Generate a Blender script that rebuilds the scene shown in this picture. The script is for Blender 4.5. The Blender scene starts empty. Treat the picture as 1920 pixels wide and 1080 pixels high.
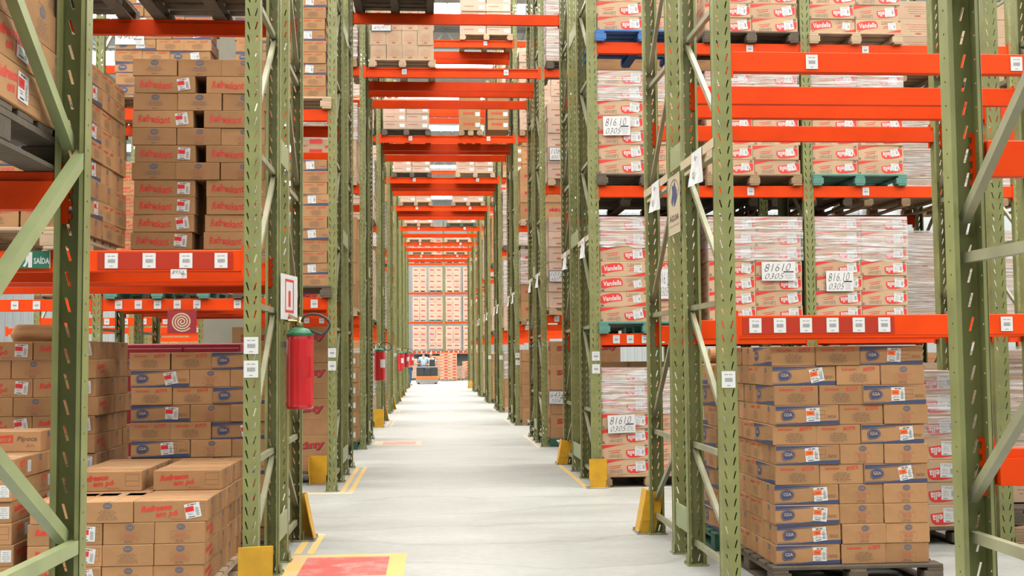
import bpy, bmesh, math, random
from mathutils import Vector, Matrix
random.seed(7)
SC = bpy.context.scene
COL = SC.collection
# ------------------------------------------------------------------ camera
EYE = 1.44
FPX = 2150.0
YAW, PIT, ROL = map(math.radians, (4.0888, 3.3889, -0.4949))
_fw = Vector((math.sin(YAW)*math.cos(PIT), math.cos(YAW)*math.cos(PIT), math.sin(PIT)))
_rt = Vector((math.cos(YAW), -math.sin(YAW), 0)); _up = _rt.cross(_fw)
_c, _s = math.cos(ROL), math.sin(ROL)
_r = _rt*_c + _up*_s; _u = _up*_c - _rt*_s
cam_d = bpy.data.cameras.new('camera'); cam = bpy.data.objects.new('camera', cam_d); COL.objects.link(cam)
cam_d.sensor_width = 36; cam_d.lens = FPX/1920*36; cam_d.clip_end = 300; cam_d.clip_start = .05
cam.matrix_world = Matrix(((_r.x, _u.x, -_fw.x, 0), (_r.y, _u.y, -_fw.y, 0), (_r.z, _u.z, -_fw.z, EYE), (0, 0, 0, 1)))
SC.camera = cam
# ------------------------------------------------------------------ world, light, exposure
world = bpy.data.worlds.new('world'); SC.world = world; world.use_nodes = True
bg = world.node_tree.nodes['Background']; bg.inputs[0].default_value = (1.0, .98, .93, 1); bg.inputs[1].default_value = .30
SKYLIGHT = 10.0
SC.view_settings.view_transform = 'Standard'; SC.view_settings.look = 'None'
SC.view_settings.exposure = 0.65; SC.view_settings.gamma = 1.0; SC.view_settings.use_curve_mapping = False
SC.cycles.max_bounces = 6; SC.cycles.diffuse_bounces = 2; SC.cycles.glossy_bounces = 2
SC.cycles.transmission_bounces = 2; SC.cycles.transparent_max_bounces = 10
SC.cycles.sample_clamp_indirect = 6; SC.cycles.caustics_reflective = False; SC.cycles.caustics_refractive = False

def at(x, y, Y):
    """world X, Z of the photograph point (x, y) on the plane at distance Y"""
    q = _fw + _r*((x-960)/FPX) - _u*((y-540)/FPX); t = Y/q.y
    return q.x*t, EYE+q.z*t
# ------------------------------------------------------------------ materials
MAT = {}
ALBEDO = .6
def srgb(r, g, b):
    f = lambda v: (v/255/12.92 if v <= 10 else ((v/255+.055)/1.055)**2.4)
    return (f(r), f(g), f(b), 1)
def mat(name, col, rough=.6, metal=0, noise=0, nscale=8, var=0, emit=0, spec=.5, bump=0, bscale=60, stretch=None, coat=0):
    if not emit: col = tuple(c*ALBEDO for c in col[:3])+(1,)
    m = bpy.data.materials.new(name); m.use_nodes = True; nt = m.node_tree; N = nt.nodes; L = nt.links
    p = N['Principled BSDF']; p.inputs['Base Color'].default_value = col; p.inputs['Roughness'].default_value = rough
    p.inputs['Metallic'].default_value = metal; p.inputs['Specular IOR Level'].default_value = spec
    if coat: p.inputs['Coat Weight'].default_value = coat; p.inputs['Coat Roughness'].default_value = .15
    if emit: p.inputs['Emission Color'].default_value = col; p.inputs['Emission Strength'].default_value = emit
    src = None
    if noise or var or bump:
        tc = N.new('ShaderNodeTexCoord'); mp = N.new('ShaderNodeMapping'); L.new(tc.outputs['Object'], mp.inputs[0])
        if stretch: mp.inputs['Scale'].default_value = stretch
    if noise:
        t = N.new('ShaderNodeTexNoise'); t.inputs['Scale'].default_value = nscale; t.inputs['Detail'].default_value = 5
        L.new(mp.outputs[0], t.inputs['Vector'])
        r = N.new('ShaderNodeMapRange'); r.inputs[1].default_value = .3; r.inputs[2].default_value = .7
        r.inputs[3].default_value = 1-noise; r.inputs[4].default_value = 1+noise*.6; L.new(t.outputs['Fac'], r.inputs[0]); src = r.outputs[0]
    if var:
        oi = N.new('ShaderNodeObjectInfo'); ge = N.new('ShaderNodeNewGeometry')
        a = N.new('ShaderNodeMath'); a.operation = 'ADD'; L.new(oi.outputs['Random'], a.inputs[0]); L.new(ge.outputs['Random Per Island'], a.inputs[1])
        w = N.new('ShaderNodeMath'); w.operation = 'FRACT'; L.new(a.outputs[0], w.inputs[0])
        r2 = N.new('ShaderNodeMapRange'); r2.inputs[3].default_value = 1-var; r2.inputs[4].default_value = 1+var; L.new(w.outputs[0], r2.inputs[0])
        if src:
            mu = N.new('ShaderNodeMath'); mu.operation = 'MULTIPLY'; L.new(src, mu.inputs[0]); L.new(r2.outputs[0], mu.inputs[1]); src = mu.outputs[0]
        else: src = r2.outputs[0]
    if src:
        v = N.new('ShaderNodeVectorMath'); v.operation = 'SCALE'; v.inputs[0].default_value = col[:3]; L.new(src, v.inputs['Scale'])
        L.new(v.outputs[0], p.inputs['Base Color'])
    if bump:
        t2 = N.new('ShaderNodeTexNoise'); t2.inputs['Scale'].default_value = bscale; L.new(mp.outputs[0], t2.inputs['Vector'])
        b = N.new('ShaderNodeBump'); b.inputs['Strength'].default_value = bump; b.inputs['Distance'].default_value = .01
        L.new(t2.outputs['Fac'], b.inputs['Height']); L.new(b.outputs[0], p.inputs['Normal'])
    MAT[name] = m; return m
mat('green', (.26, .275, .095, 1), .42, noise=.22, nscale=5, spec=.4)
mat('green_light', (.33, .38, .17, 1), .42, noise=.15, nscale=5)
mat('brace', (.36, .35, .21, 1), .38, metal=.15, noise=.2, nscale=6)
mat('orange', (.92, .068, .0015, 1), .5, noise=.12, nscale=4, spec=.15)
mat('holder', (.50, .035, .012, 1), .25)
mat('card', (.50, .27, .125, 1), .75, noise=.10, nscale=7, var=.13, bump=.12, bscale=25, spec=.1)
mat('card_dark', (.30, .155, .075, 1), .8, noise=.15, nscale=5, var=.2, spec=.2)
mat('card_far_hazed', (.66, .46, .34, 1), .75, noise=.08, nscale=6, var=.10, spec=.3)  # paler cardboard for far loads: distance haze is put into the colour
mat('card_pale', (.62, .43, .28, 1), .75, noise=.08, nscale=6, var=.10, spec=.3)
mat('card_lamen', (.64, .43, .26, 1), .7, noise=.07, nscale=6, var=.08, spec=.3)
mat('tape', (.60, .40, .24, 1), .3)
mat('red', (.72, .045, .02, 1), .6)
mat('red_lamen', (.80, .035, .02, 1), .5)
mat('red_faint', (.50, .13, .075, 1), .7)
mat('skin_red', (.58, .02, .03, 1), .6)
mat('blue', (.035, .06, .15, 1), .6)
mat('bluegrey', (.13, .13, .17, 1), .7)
mat('ink', (.16, .10, .07, 1), .8)
mat('ink_dark', (.02, .018, .02, 1), .7)
mat('white', (.78, .78, .76, 1), .5)
mat('grey_ink', (.28, .28, .29, 1), .6)
mat('label_red', (.85, .02, .015, 1), .5)
mat('label_orange', (.95, .17, .01, 1), .5)
mat('wood', (.42, .27, .14, 1), .8, noise=.3, nscale=6, var=.15, stretch=(1, 6, 1), bump=.3, bscale=40)
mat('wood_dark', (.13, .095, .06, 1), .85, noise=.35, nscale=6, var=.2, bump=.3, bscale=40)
mat('wood_pale', (.60, .42, .26, 1), .8, noise=.2, nscale=6, var=.15, bump=.2)
mat('pal_teal', (.10, .29, .22, 1), .7, noise=.25, nscale=8)
mat('pal_green', (.02, .11, .06, 1), .6, noise=.3, nscale=8)
mat('pal_blue', (.04, .17, .50, 1), .6, noise=.2, nscale=8)
mat('yellow', (.80, .42, .012, 1), .42, noise=.18, nscale=9)
mat('steel', (.45, .40, .33, 1), .35, metal=.6, noise=.2)
mat('ext_red', (.62, .006, .012, 1), .22, coat=.6)
mat('ext_green', (.03, .22, .09, 1), .3)
mat('brass', (.62, .48, .22, 1), .3, metal=.8)
mat('rubber', (.03, .03, .032, 1), .5)
mat('sign_green', (.01, .17, .09, 1), .4)
mat('crimson', (.33, .008, .02, 1), .5, noise=.1)
mat('cream', (.62, .50, .32, 1), .6)
mat('concrete_wall', (.33, .31, .24, 1), .9, noise=.15, nscale=2)
mat('paint_red', (.66, .12, .08, 1), .6)
mat('skin', (.50, .27, .18, 1), .5)
mat('hair', (.02, .015, .012, 1), .6)
mat('shirt', (.50, .66, .80, 1), .8)
mat('shirt_white', (.75, .78, .80, 1), .8)
mat('jeans', (.03, .09, .22, 1), .8)
mat('machine_grey', (.35, .34, .33, 1), .5)
mat('machine_orange', (.85, .22, .04, 1), .4)
mat('machine_black', (.03, .035, .035, 1), .5)
mat('ribs', (.40, .42, .41, 1), .5, noise=.06)
mat('truss', (.12, .13, .12, 1), .6)
mat('skylight', (1, .985, .95, 1), .5, emit=SKYLIGHT)

def floor_mat():
    m = bpy.data.materials.new('floor_concrete'); m.use_nodes = True; nt = m.node_tree; N = nt.nodes; L = nt.links; p = N['Principled BSDF']
    tc = N.new('ShaderNodeTexCoord')
    a = N.new('ShaderNodeTexNoise'); a.inputs['Scale'].default_value = .9; a.inputs['Detail'].default_value = 8; a.inputs['Roughness'].default_value = .65
    mp = N.new('ShaderNodeMapping'); mp.inputs['Scale'].default_value = (.8, 1.3, 1); L.new(tc.outputs['Object'], mp.inputs[0]); L.new(mp.outputs[0], a.inputs['Vector'])
    b = N.new('ShaderNodeTexNoise'); b.inputs['Scale'].default_value = 14; b.inputs['Detail'].default_value = 6; L.new(tc.outputs['Object'], b.inputs['Vector'])
    mx = N.new('ShaderNodeMix'); mx.inputs[0].default_value = .3; L.new(a.outputs['Fac'], mx.inputs[2]); L.new(b.outputs['Fac'], mx.inputs[3])
    cr = N.new('ShaderNodeValToRGB'); e = cr.color_ramp.elements
    e[0].position = .34; e[0].color = (.235, .235, .215, 1); e[1].position = .62; e[1].color = (.32, .33, .305, 1); L.new(mx.outputs[0], cr.inputs[0])
    # fine arc scuffs left by truck wheels
    w = N.new('ShaderNodeTexWave'); w.wave_type = 'RINGS'; w.inputs['Scale'].default_value = .35; w.inputs['Distortion'].default_value = 9; w.inputs['Detail'].default_value = 3
    L.new(tc.outputs['Object'], w.inputs['Vector']); rr = N.new('ShaderNodeMapRange'); rr.inputs[1].default_value = .0; rr.inputs[2].default_value = .03; rr.inputs[3].default_value = .86; rr.inputs[4].default_value = 1
    L.new(w.outputs['Fac'], rr.inputs[0]); v = N.new('ShaderNodeVectorMath'); v.operation = 'SCALE'; L.new(cr.outputs[0], v.inputs[0]); L.new(rr.outputs[0], v.inputs['Scale'])
    L.new(v.outputs[0], p.inputs['Base Color'])
    r = N.new('ShaderNodeMapRange'); r.inputs[3].default_value = .32; r.inputs[4].default_value = .6; L.new(a.outputs['Fac'], r.inputs[0]); L.new(r.outputs[0], p.inputs['Roughness'])
    MAT['floor'] = m
floor_mat()
def worn_paint(name, col, thr=.5, w=.14):
    m = bpy.data.materials.new(name); m.use_nodes = True; nt = m.node_tree; N = nt.nodes; L = nt.links; p = N['Principled BSDF']
    tc = N.new('ShaderNodeTexCoord'); a = N.new('ShaderNodeTexNoise'); a.inputs['Scale'].default_value = 5; a.inputs['Detail'].default_value = 9; a.inputs['Roughness'].default_value = .7
    L.new(tc.outputs['Object'], a.inputs['Vector']); r = N.new('ShaderNodeMapRange'); r.inputs[1].default_value = thr-w; r.inputs[2].default_value = thr+w; r.inputs[3].default_value = .95; r.inputs[4].default_value = .25
    L.new(a.outputs['Fac'], r.inputs[0]); mx = N.new('ShaderNodeMix'); mx.data_type = 'RGBA'; mx.inputs[6].default_value = (.36, .35, .31, 1); mx.inputs[7].default_value = tuple(c*.7 for c in col[:3])+(1,)
    L.new(r.outputs[0], mx.inputs[0]); L.new(mx.outputs[2], p.inputs['Base Color']); p.inputs['Roughness'].default_value = .5; MAT[name] = m
worn_paint('line_yellow', (.80, .50, .12, 1), .62)
worn_paint('line_red', (.66, .07, .05, 1), .60)
worn_paint('line_red_faded', (.66, .22, .16, 1), .55)
worn_paint('line_yellow_faded', (.76, .58, .30, 1), .50)
def film_mat(name, base, amp):
    m = bpy.data.materials.new(name); m.use_nodes = True; nt = m.node_tree; N = nt.nodes; L = nt.links; N.clear()
    out = N.new('ShaderNodeOutputMaterial'); tr = N.new('ShaderNodeBsdfTransparent'); gl = N.new('ShaderNodeBsdfPrincipled')
    gl.inputs['Base Color'].default_value = (.6, .6, .6, 1); gl.inputs['Roughness'].default_value = .22
    tc = N.new('ShaderNodeTexCoord'); mp = N.new('ShaderNodeMapping'); mp.inputs['Scale'].default_value = (.7, .7, 15); mp.inputs['Rotation'].default_value = (0, .05, 0)
    t = N.new('ShaderNodeTexNoise'); t.inputs['Scale'].default_value = 2.3; t.inputs['Detail'].default_value = 6; t.inputs['Distortion'].default_value = 1.2
    L.new(tc.outputs['Object'], mp.inputs[0]); L.new(mp.outputs[0], t.inputs['Vector'])
    r = N.new('ShaderNodeMapRange'); r.inputs[1].default_value = .42; r.inputs[2].default_value = .68; r.inputs[3].default_value = base; r.inputs[4].default_value = amp
    L.new(t.outputs['Fac'], r.inputs[0]); mx = N.new('ShaderNodeMixShader'); L.new(r.outputs[0], mx.inputs[0]); L.new(tr.outputs[0], mx.inputs[1]); L.new(gl.outputs[0], mx.inputs[2])
    b = N.new('ShaderNodeBump'); b.inputs['Strength'].default_value = .6; b.inputs['Distance'].default_value = .02; L.new(t.outputs['Fac'], b.inputs['Height']); L.new(b.outputs[0], gl.inputs['Normal'])
    L.new(mx.outputs[0], out.inputs[0]); MAT[name] = m
film_mat('film', .16, .78)
film_mat('film_thin', .06, .6)
# ------------------------------------------------------------------ mesh building
class MB:
    def __init__(s): s.v = []; s.f = []; s.m = []; s.names = []
    def mi(s, name):
        if name not in s.names: s.names.append(name)
        return s.names.index(name)
    def add(s, verts, faces, mname):
        o = len(s.v); s.v += [tuple(v) for v in verts]; k = s.mi(mname)
        for f in faces: s.f.append(tuple(i+o for i in f)); s.m.append(k)
    def box(s, x0, y0, z0, x1, y1, z1, mname, M=None):
        vs = [(x0,y0,z0),(x1,y0,z0),(x1,y1,z0),(x0,y1,z0),(x0,y0,z1),(x1,y0,z1),(x1,y1,z1),(x0,y1,z1)]
        if M is not None: vs = [M @ Vector(v) for v in vs]
        s.add(vs, [(0,3,2,1),(4,5,6,7),(0,1,5,4),(1,2,6,5),(2,3,7,6),(3,0,4,7)], mname)
    def bbox(s, x0, y0, z0, x1, y1, z1, mname, b=.003):
        """box with chamfered edges"""
        bm = bmesh.new(); bmesh.ops.create_cube(bm, size=1)
        for v in bm.verts: v.co = Vector(((x0+x1)/2+v.co.x*(x1-x0), (y0+y1)/2+v.co.y*(y1-y0), (z0+z1)/2+v.co.z*(z1-z0)))
        bmesh.ops.bevel(bm, geom=bm.edges[:], offset=b, segments=1, affect='EDGES')
        bm.verts.index_update(); s.add([v.co[:] for v in bm.verts], [[v.index for v in f.verts] for f in bm.faces], mname); bm.free()
    def bar(s, a, b, w, h, mname, up=(1, 0, 0)):
        a, b = Vector(a), Vector(b); d = (b-a).normalized(); x = Vector(up); x = (x-d*x.dot(d)).normalized(); y = d.cross(x)
        vs = []
        for p in (a, b):
            for i, j in ((-1,-1),(1,-1),(1,1),(-1,1)): vs.append(p+x*(w/2*i)+y*(h/2*j))
        s.add(vs, [(0,3,2,1),(4,5,6,7),(0,1,5,4),(1,2,6,5),(2,3,7,6),(3,0,4,7)], mname)
    def tube(s, pts, r, mname, n=10, caps=True):
        pts = [Vector(p) for p in pts]; rings = []; x = None
        for i, p in enumerate(pts):
            d = (pts[min(i+1, len(pts)-1)]-pts[max(i-1, 0)]).normalized()
            if x is None: x = d.orthogonal().normalized()
            x = (x-d*x.dot(d)).normalized(); y = d.cross(x); rr = r[i] if isinstance(r, (list, tuple)) else r
            rings.append([p+(x*math.cos(2*math.pi*k/n)+y*math.sin(2*math.pi*k/n))*rr for k in range(n)])
        vs = [v for q in rings for v in q]; fs = []
        for i in range(len(pts)-1):
            for k in range(n): fs.append((i*n+k, i*n+(k+1) % n, (i+1)*n+(k+1) % n, (i+1)*n+k))
        if caps: fs.append(tuple(range(n))[::-1]); fs.append(tuple(range(len(vs)-n, len(vs))))
        s.add(vs, fs, mname)
    def lathe(s, prof, mname, n=28, c=(0, 0)):
        vs = [(c[0]+r*math.cos(2*math.pi*k/n), c[1]+r*math.sin(2*math.pi*k/n), z) for r, z in prof for k in range(n)]; fs = []
        for i in range(len(prof)-1):
            for k in range(n): fs.append((i*n+k, i*n+(k+1) % n, (i+1)*n+(k+1) % n, (i+1)*n+k))
        fs.append(tuple(range(n))[::-1]); fs.append(tuple(range(len(vs)-n, len(vs)))); s.add(vs, fs, mname)
    def merge(s, o, M):
        k = len(s.v); s.v += [tuple(M @ Vector(v)) for v in o.v]; mp = [s.mi(n) for n in o.names]
        s.f += [tuple(i+k for i in f) for f in o.f]; s.m += [mp[i] for i in o.m]
    def mesh(s, name, smooth=False):
        me = bpy.data.meshes.new(name); me.from_pydata(s.v, [], s.f)
        for n in s.names: me.materials.append(MAT[n])
        me.polygons.foreach_set('material_index', s.m)
        if smooth: me.polygons.foreach_set('use_smooth', [True]*len(s.f))
        me.update(); return me
    def build(s, name, parent=None, loc=(0, 0, 0), rz=0, smooth=False): return link(name, s.mesh(name, smooth), parent, loc, rz)
def link(name, me, parent=None, loc=(0, 0, 0), rz=0, scale=None):
    o = bpy.data.objects.new(name, me); COL.objects.link(o); o.location = loc; o.rotation_euler = (0, 0, rz)
    if scale: o.scale = scale
    if parent: o.parent = parent
    return o
USED = {}
def tag(o, label, cat, group=None, kind=None):
    n = len(label.split()); assert 4 <= n <= 16, (n, label)
    if label in USED and not group: print('DUPLABEL', label)
    USED[label] = 1
    o['label'] = label; o['category'] = cat
    if group: o['group'] = group
    if kind: o['kind'] = kind
    return o
def thing(name, label, cat, loc=(0, 0, 0), rz=0, group=None):
    return tag(link(name, None, None, loc, rz), label, cat, group)
def struct(o): o['kind'] = 'structure'; return o
ORD = ['first','second','third','fourth','fifth','sixth','seventh','eighth','ninth','tenth','eleventh','twelfth','thirteenth','fourteenth','fifteenth','sixteenth']
# ------------------------------------------------------------------ lettering
_T = {}
def text2d(s, size=1., shear=0., bold=0., spacing=1.):
    key = (s, shear, bold, spacing)
    if key not in _T:
        c = bpy.data.curves.new('lettering', 'FONT'); c.body = s; c.size = 1; c.shear = shear; c.offset = bold; c.space_character = spacing
        c.align_x = 'CENTER'; c.align_y = 'CENTER'; c.resolution_u = 2; c.fill_mode = 'FRONT' if hasattr(c, 'fill_mode') else c.fill_mode
        o = bpy.data.objects.new('lettering', c); COL.objects.link(o); dg = bpy.context.evaluated_depsgraph_get(); dg.update()
        me = bpy.data.meshes.new_from_object(o.evaluated_get(dg)); vs = [(v.co.x, v.co.y) for v in me.vertices]; fs = [tuple(p.vertices) for p in me.polygons]
        bpy.data.objects.remove(o); bpy.data.curves.remove(c); bpy.data.meshes.remove(me)
        xs = [v[0] for v in vs] or [0]; ys = [v[1] for v in vs] or [0]; cx, cy = (min(xs)+max(xs))/2, (min(ys)+max(ys))/2
        _T[key] = ([(x-cx, y-cy) for x, y in vs], fs, max(xs)-min(xs), max(ys)-min(ys))
    return _T[key]
class Face:
    """a flat face to print on: origin, u axis, v axis, normal"""
    def __init__(s, mb, o, u, v, lift=.0008): s.mb = mb; s.o = Vector(o); s.u = Vector(u); s.v = Vector(v); s.n = s.u.cross(s.v); s.k = lift; s.step = .0005
    def P(s, x, y): return s.o+s.u*x+s.v*y+s.n*s.k
    def poly(s, pts, m): s.mb.add([s.P(*p) for p in pts], [tuple(range(len(pts)))], m); s.k += 0
    def rect(s, x0, y0, x1, y1, m): s.poly([(x0, y0), (x1, y0), (x1, y1), (x0, y1)], m)
    def frame(s, x0, y0, x1, y1, t, m):
        s.rect(x0, y0, x1, y0+t, m); s.rect(x0, y1-t, x1, y1, m); s.rect(x0, y0+t, x0+t, y1-t, m); s.rect(x1-t, y0+t, x1, y1-t, m)
    def up(s, d=None): s.k += d or s.step; return s
    def text(s, t, x, y, w, m, h=None, shear=0, bold=0, rot=0, wave=0, spacing=1.):
        if not t: return
        vs, fs, W, Hh = text2d(t, 1, shear, bold, spacing); sc = w/W; sy = h/Hh if h else sc; c, q = math.cos(rot), math.sin(rot)
        out = []
        for a, b in vs:
            a, b = a*sc, b*sy
            if wave: b += wave*math.sin(a/w*math.pi*2)
            out.append(s.P(x+a*c-b*q, y+a*q+b*c))
        s.mb.add(out, fs, m)
    def small(s, x, y, w, n, m, gap=.0085, t=.0028, rnd=None):
        """n centred lines of illegibly small print"""
        R = rnd or random
        for i in range(n):
            ww = w*R.uniform(.55, 1.0); yy = y-i*gap; xx = x-ww/2
            while xx < x+ww/2:
                l = R.uniform(.008, .03); s.rect(xx, yy, min(xx+l, x+ww/2), yy+t, m); xx += l+.005
    def crest(s, x, y, r):
        pts = [(x+r*(1.0+.13*(k % 2))*math.cos(2*math.pi*k/28), y+r*.72*(1+.13*(k % 2))*math.sin(2*math.pi*k/28)) for k in range(28)]
        s.poly(pts, 'bluegrey'); s.up(); s.text('GSA', x, y, r*1.35, 'card', bold=.01); s.k -= s.step
    def blob(s, x, y, rx, ry, m, tail=1):
        pts = []
        for k in range(32):
            a = 2*math.pi*k/32; px, py = rx*math.cos(a), ry*math.sin(a)
            if tail and math.pi*1.02 < a < math.pi*1.5: px = rx*(-1.02+.55*(a-math.pi)/(math.pi*.5)); py = -ry*(.55+.55*math.sin((a-math.pi)*1.2))
            pts.append((x+px, y+py))
        s.poly(pts, m)
def gsa_long(f, L, H):
    f.poly([(.004, H-.004), (L*.93, H-.006), (L*.45, H-.014), (.004, H-.026)], 'blue'); f.poly([(.004, H-.033), (L*.55, H-.019), (L*.55, H-.016), (.004, H-.028)], 'blue')
    f.poly([(.004, .004), (L-.004, .004), (L-.004, .028), (L*.75, .026), (L*.3, .012), (.004, .010)], 'blue'); f.rect(.004, .015, L*.35, .018, 'bluegrey')
    f.up(); f.blob(.083, .063, .044, .032, 'blue'); f.up(); f.blob(.083, .063, .040, .029, 'card'); f.up(); f.blob(.083, .063, .037, .0265, 'blue'); f.up()
    f.text('GSA', .083, .066, .052, 'card_pale', bold=.02)
    f.frame(L*.61, .04, L*.78, .092, .0012, 'ink'); f.rect(L*.61, .064, L*.78, .0655, 'ink'); f.small(L*.885, .058, .07, 3, 'ink', .007, .002)
def gsa_red(f, L, H):
    f.text('Refreskant', L*.29, H*.80, .095, 'red', shear=.25, bold=.015, rot=.03); x = L*.74
    f.poly([(x-.038, H*.70), (x+.038, H*.78), (x+.036, H*.93), (x-.036, H*.86)], 'red'); f.up(); f.text('Santé', x, H*.82, .056, 'card', shear=.3, bold=.02, rot=.1); f.k -= f.step
    f.small(L*.5, H*.56, .12, 7, 'ink')
def gsa_stamp(f, L, H):
    f.crest(L*.52, H*.78, .023); f.frame(L*.33, H*.22, L*.70, H*.60, .0012, 'red_faint'); f.small(L*.515, H*.50, .10, 4, 'red_faint', .009, .004); f.small(L*.5, H*.15, .08, 2, 'ink', .008)
def crest_lines(f, L, H):
    f.crest(L*.5, H*.77, .027); f.small(L*.5, H*.50, .13, 4, 'bluegrey', .009); f.small(L*.5, H*.12, .07, 1, 'ink_dark')
def crest_text(f, L, H):
    f.crest(L*.5, H*.8, .024); f.small(L*.5, H*.56, .13, 7, 'ink', .0085, .0022)
def refk_long(f, L, H):
    f.text('Refreskant', L*.36, H*.50, L*.53, 'red', h=H*.43, shear=.15, bold=.03, wave=-.006); f.small(L*.80, H*.13, .07, 1, 'ink')
def refp_long(f, L, H):
    f.text('Refresco', L*.31, H*.66, L*.42, 'red', h=H*.29, shear=.22, bold=.055, rot=.08); f.text('em pó', L*.45, H*.36, L*.30, 'red', h=H*.34, shear=.22, bold=.028, rot=.08)
    f.frame(L*.76, H*.25, L*.96, H*.85, .0012, 'ink'); f.rect(L*.76, H*.50, L*.96, H*.512, 'ink'); f.small(L*.60, H*.15, .1, 2, 'red_faint', .007, .003)
def sante_long(f, L, H):
    f.poly([(.15, H*.42), (.26, H*.46), (.26, H*.82), (.15, H*.76)], 'red'); f.up(); f.text('Santé', .205, H*.61, .09, 'card', shear=.2, bold=.02); f.k -= f.step
    f.text('Pipoca', .34, H*.60, .115, 'ink', h=H*.3, shear=.2, bold=.02); f.small(.36, H*.32, .06, 2, 'ink')
def sante_short(f, L, H):
    f.poly([(L*.30, H*.52), (L*.62, H*.58), (L*.62, H*.86), (L*.30, H*.80)], 'red'); f.up(); f.text('Santé', L*.46, H*.69, L*.26, 'card', shear=.2, bold=.02); f.k -= f.step
    f.small(L*.45, H*.42, .11, 4, 'ink'); f.rect(L*.74, H*.22, L*.95, H*.78, 'white'); f.up(); f.small(L*.845, H*.66, .045, 5, 'grey_ink', .012)
def lamen_face(f, L, H):
    f.poly([(.004, H-.008), (L*.50, H-.004), (L*.30, H-.018), (.004, H-.052)], 'red_lamen')
    f.poly([(L*.40, H*.60), (L*.14, H*.50), (L*.14, H*.53), (L*.40, H*.64)], 'red_lamen'); f.poly([(L*.38, H*.47), (L*.18, H*.38), (L*.18, H*.42), (L*.38, H*.52)], 'red_lamen')
    pts = [(L*.51, H*.58), (L*.60, H*.62), (L*.72, H*.66), (L*.84, H*.74), (L*.90, H*.80), (L*.97, H*.74), (L*.97, H*.30), (L*.88, H*.18), (L*.72, H*.10), (L*.58, H*.10), (L*.53, H*.20), (L*.51, H*.40)]
    f.poly(pts, 'red_lamen'); f.up(); f.text('Vandella', L*.73, H*.42, L*.38, 'white', h=H*.34, shear=.1, bold=.02, rot=math.pi+.08)
    f.text('Lámen', L*.29, H*.19, L*.27, 'bluegrey', h=H*.26, shear=.15, bold=.02, rot=math.pi+.06); f.up(); f.text('Lámen', L*.288, H*.193, L*.26, 'card_lamen', h=H*.22, shear=.15, bold=-.003, rot=math.pi+.06)
    f.frame(.008, .008, .03, .03, .003, 'bluegrey'); f.rect(.014, .014, .024, .024, 'bluegrey')
    f.poly([(L*.93+.018*math.cos(k*.52), H*.90+.010*math.sin(k*.52)) for k in range(12)], 'bluegrey')
def lamen_flip(f, L, H):
    g = Face(f.mb, f.o+f.u*L+f.v*H, -f.u, -f.v, f.k); lamen_face(g, L, H)
def lamen_side(f, L, H):
    f.poly([(.004, H-.004), (L*.7, H-.004), (.004, H-.035)], 'red_lamen'); f.text('Vandella', L*.5, H*.5, L*.5, 'red_faint', rot=math.pi, shear=.1, bold=.02)
def skiny_face(f, L, H):
    f.text('Skiny', L*.55, H*.70, L*.74, 'ink_dark', h=H*.27, bold=.07, rot=.06, spacing=1.08); f.up(); f.text('Skiny', L*.545, H*.706, L*.71, 'skin_red', h=H*.24, bold=.05, rot=.06, spacing=1.1)
    f.rect(L*.15, H*.42, L*.85, H*.435, 'red_faint')
    for i in range(5):
        for x in (.3, .5, .7): f.small(L*x, H*.35-i*.035, .07, 1, 'red_faint', t=.004)
def mobel_face(f, L, H):
    f.rect(L*.05, H*.90, L*.65, H*.93, 'red_faint'); f.text('mobel', L*.42, H*.6, L*.5, 'red', h=H*.3, bold=.03); f.rect(L*.72, H*.25, L*.95, H*.62, 'white')
def kraft_face(f, L, H):
    f.small(L*.5, H*.66, L*.7, 4, 'red_faint', .03, .006); f.poly([(L*.5+.035*math.cos(k*.52), H*.16+.013*math.sin(k*.52)) for k in range(12)], 'red_faint')
def kraft_none(f, L, H): f.small(L*.5, H*.6, L*.6, 3, 'ink', .02, .004)
def white_label(f, L, H): kraft_face(f, L, H); f.up(); f.rect(L*.74, H*.2, L*.94, H*.6, 'white')
# design: L, S, H, body material, front, back, right (+X), left (-X)
DES = {
 'gsa': (.41, .285, .1232, 'card', gsa_long, gsa_long, gsa_red, gsa_stamp),
 'gsab': (.41, .285, .1232, 'card', gsa_long, gsa_long, gsa_stamp, gsa_red),
 'refk': (.43, .312, .1250, 'card', refk_long, refk_long, crest_lines, gsa_stamp),
 'refp': (.42, .290, .1235, 'card', refp_long, refp_long, gsa_stamp, crest_text),
 'refpb': (.42, .290, .1235, 'card', refp_long, refp_long, crest_text, gsa_stamp),
 'edge': (.42, .290, .1235, 'card', refp_long, refp_long, sante_short, gsa_stamp),
 'sante': (.42, .290, .1235, 'card', sante_long, sante_long, gsa_stamp, crest_text),
 'lamen': (.53, .36, .167, 'card_lamen', lamen_face, lamen_face, lamen_side, lamen_side),
 'lamenf': (.53, .36, .167, 'card_lamen', lamen_flip, lamen_flip, lamen_side, lamen_side),
 'skiny': (.56, .45, .366, 'card', skiny_face, skiny_face, skiny_face, skiny_face),
 'cube': (.253, .253, .24, 'card_pale', kraft_face, kraft_face, kraft_face, kraft_none),
 'mobel': (.45, .34, .23, 'card', mobel_face, mobel_face, kraft_none, kraft_none),
 'flat': (.50, .34, .165, 'card_pale', white_label, white_label, kraft_face, kraft_face),
 'kraft': (.40, .30, .235, 'card_pale', kraft_face, white_label, kraft_none, kraft_face),
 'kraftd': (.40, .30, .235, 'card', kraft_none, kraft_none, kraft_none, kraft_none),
}
PR = {}; PRM = {}
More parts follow.
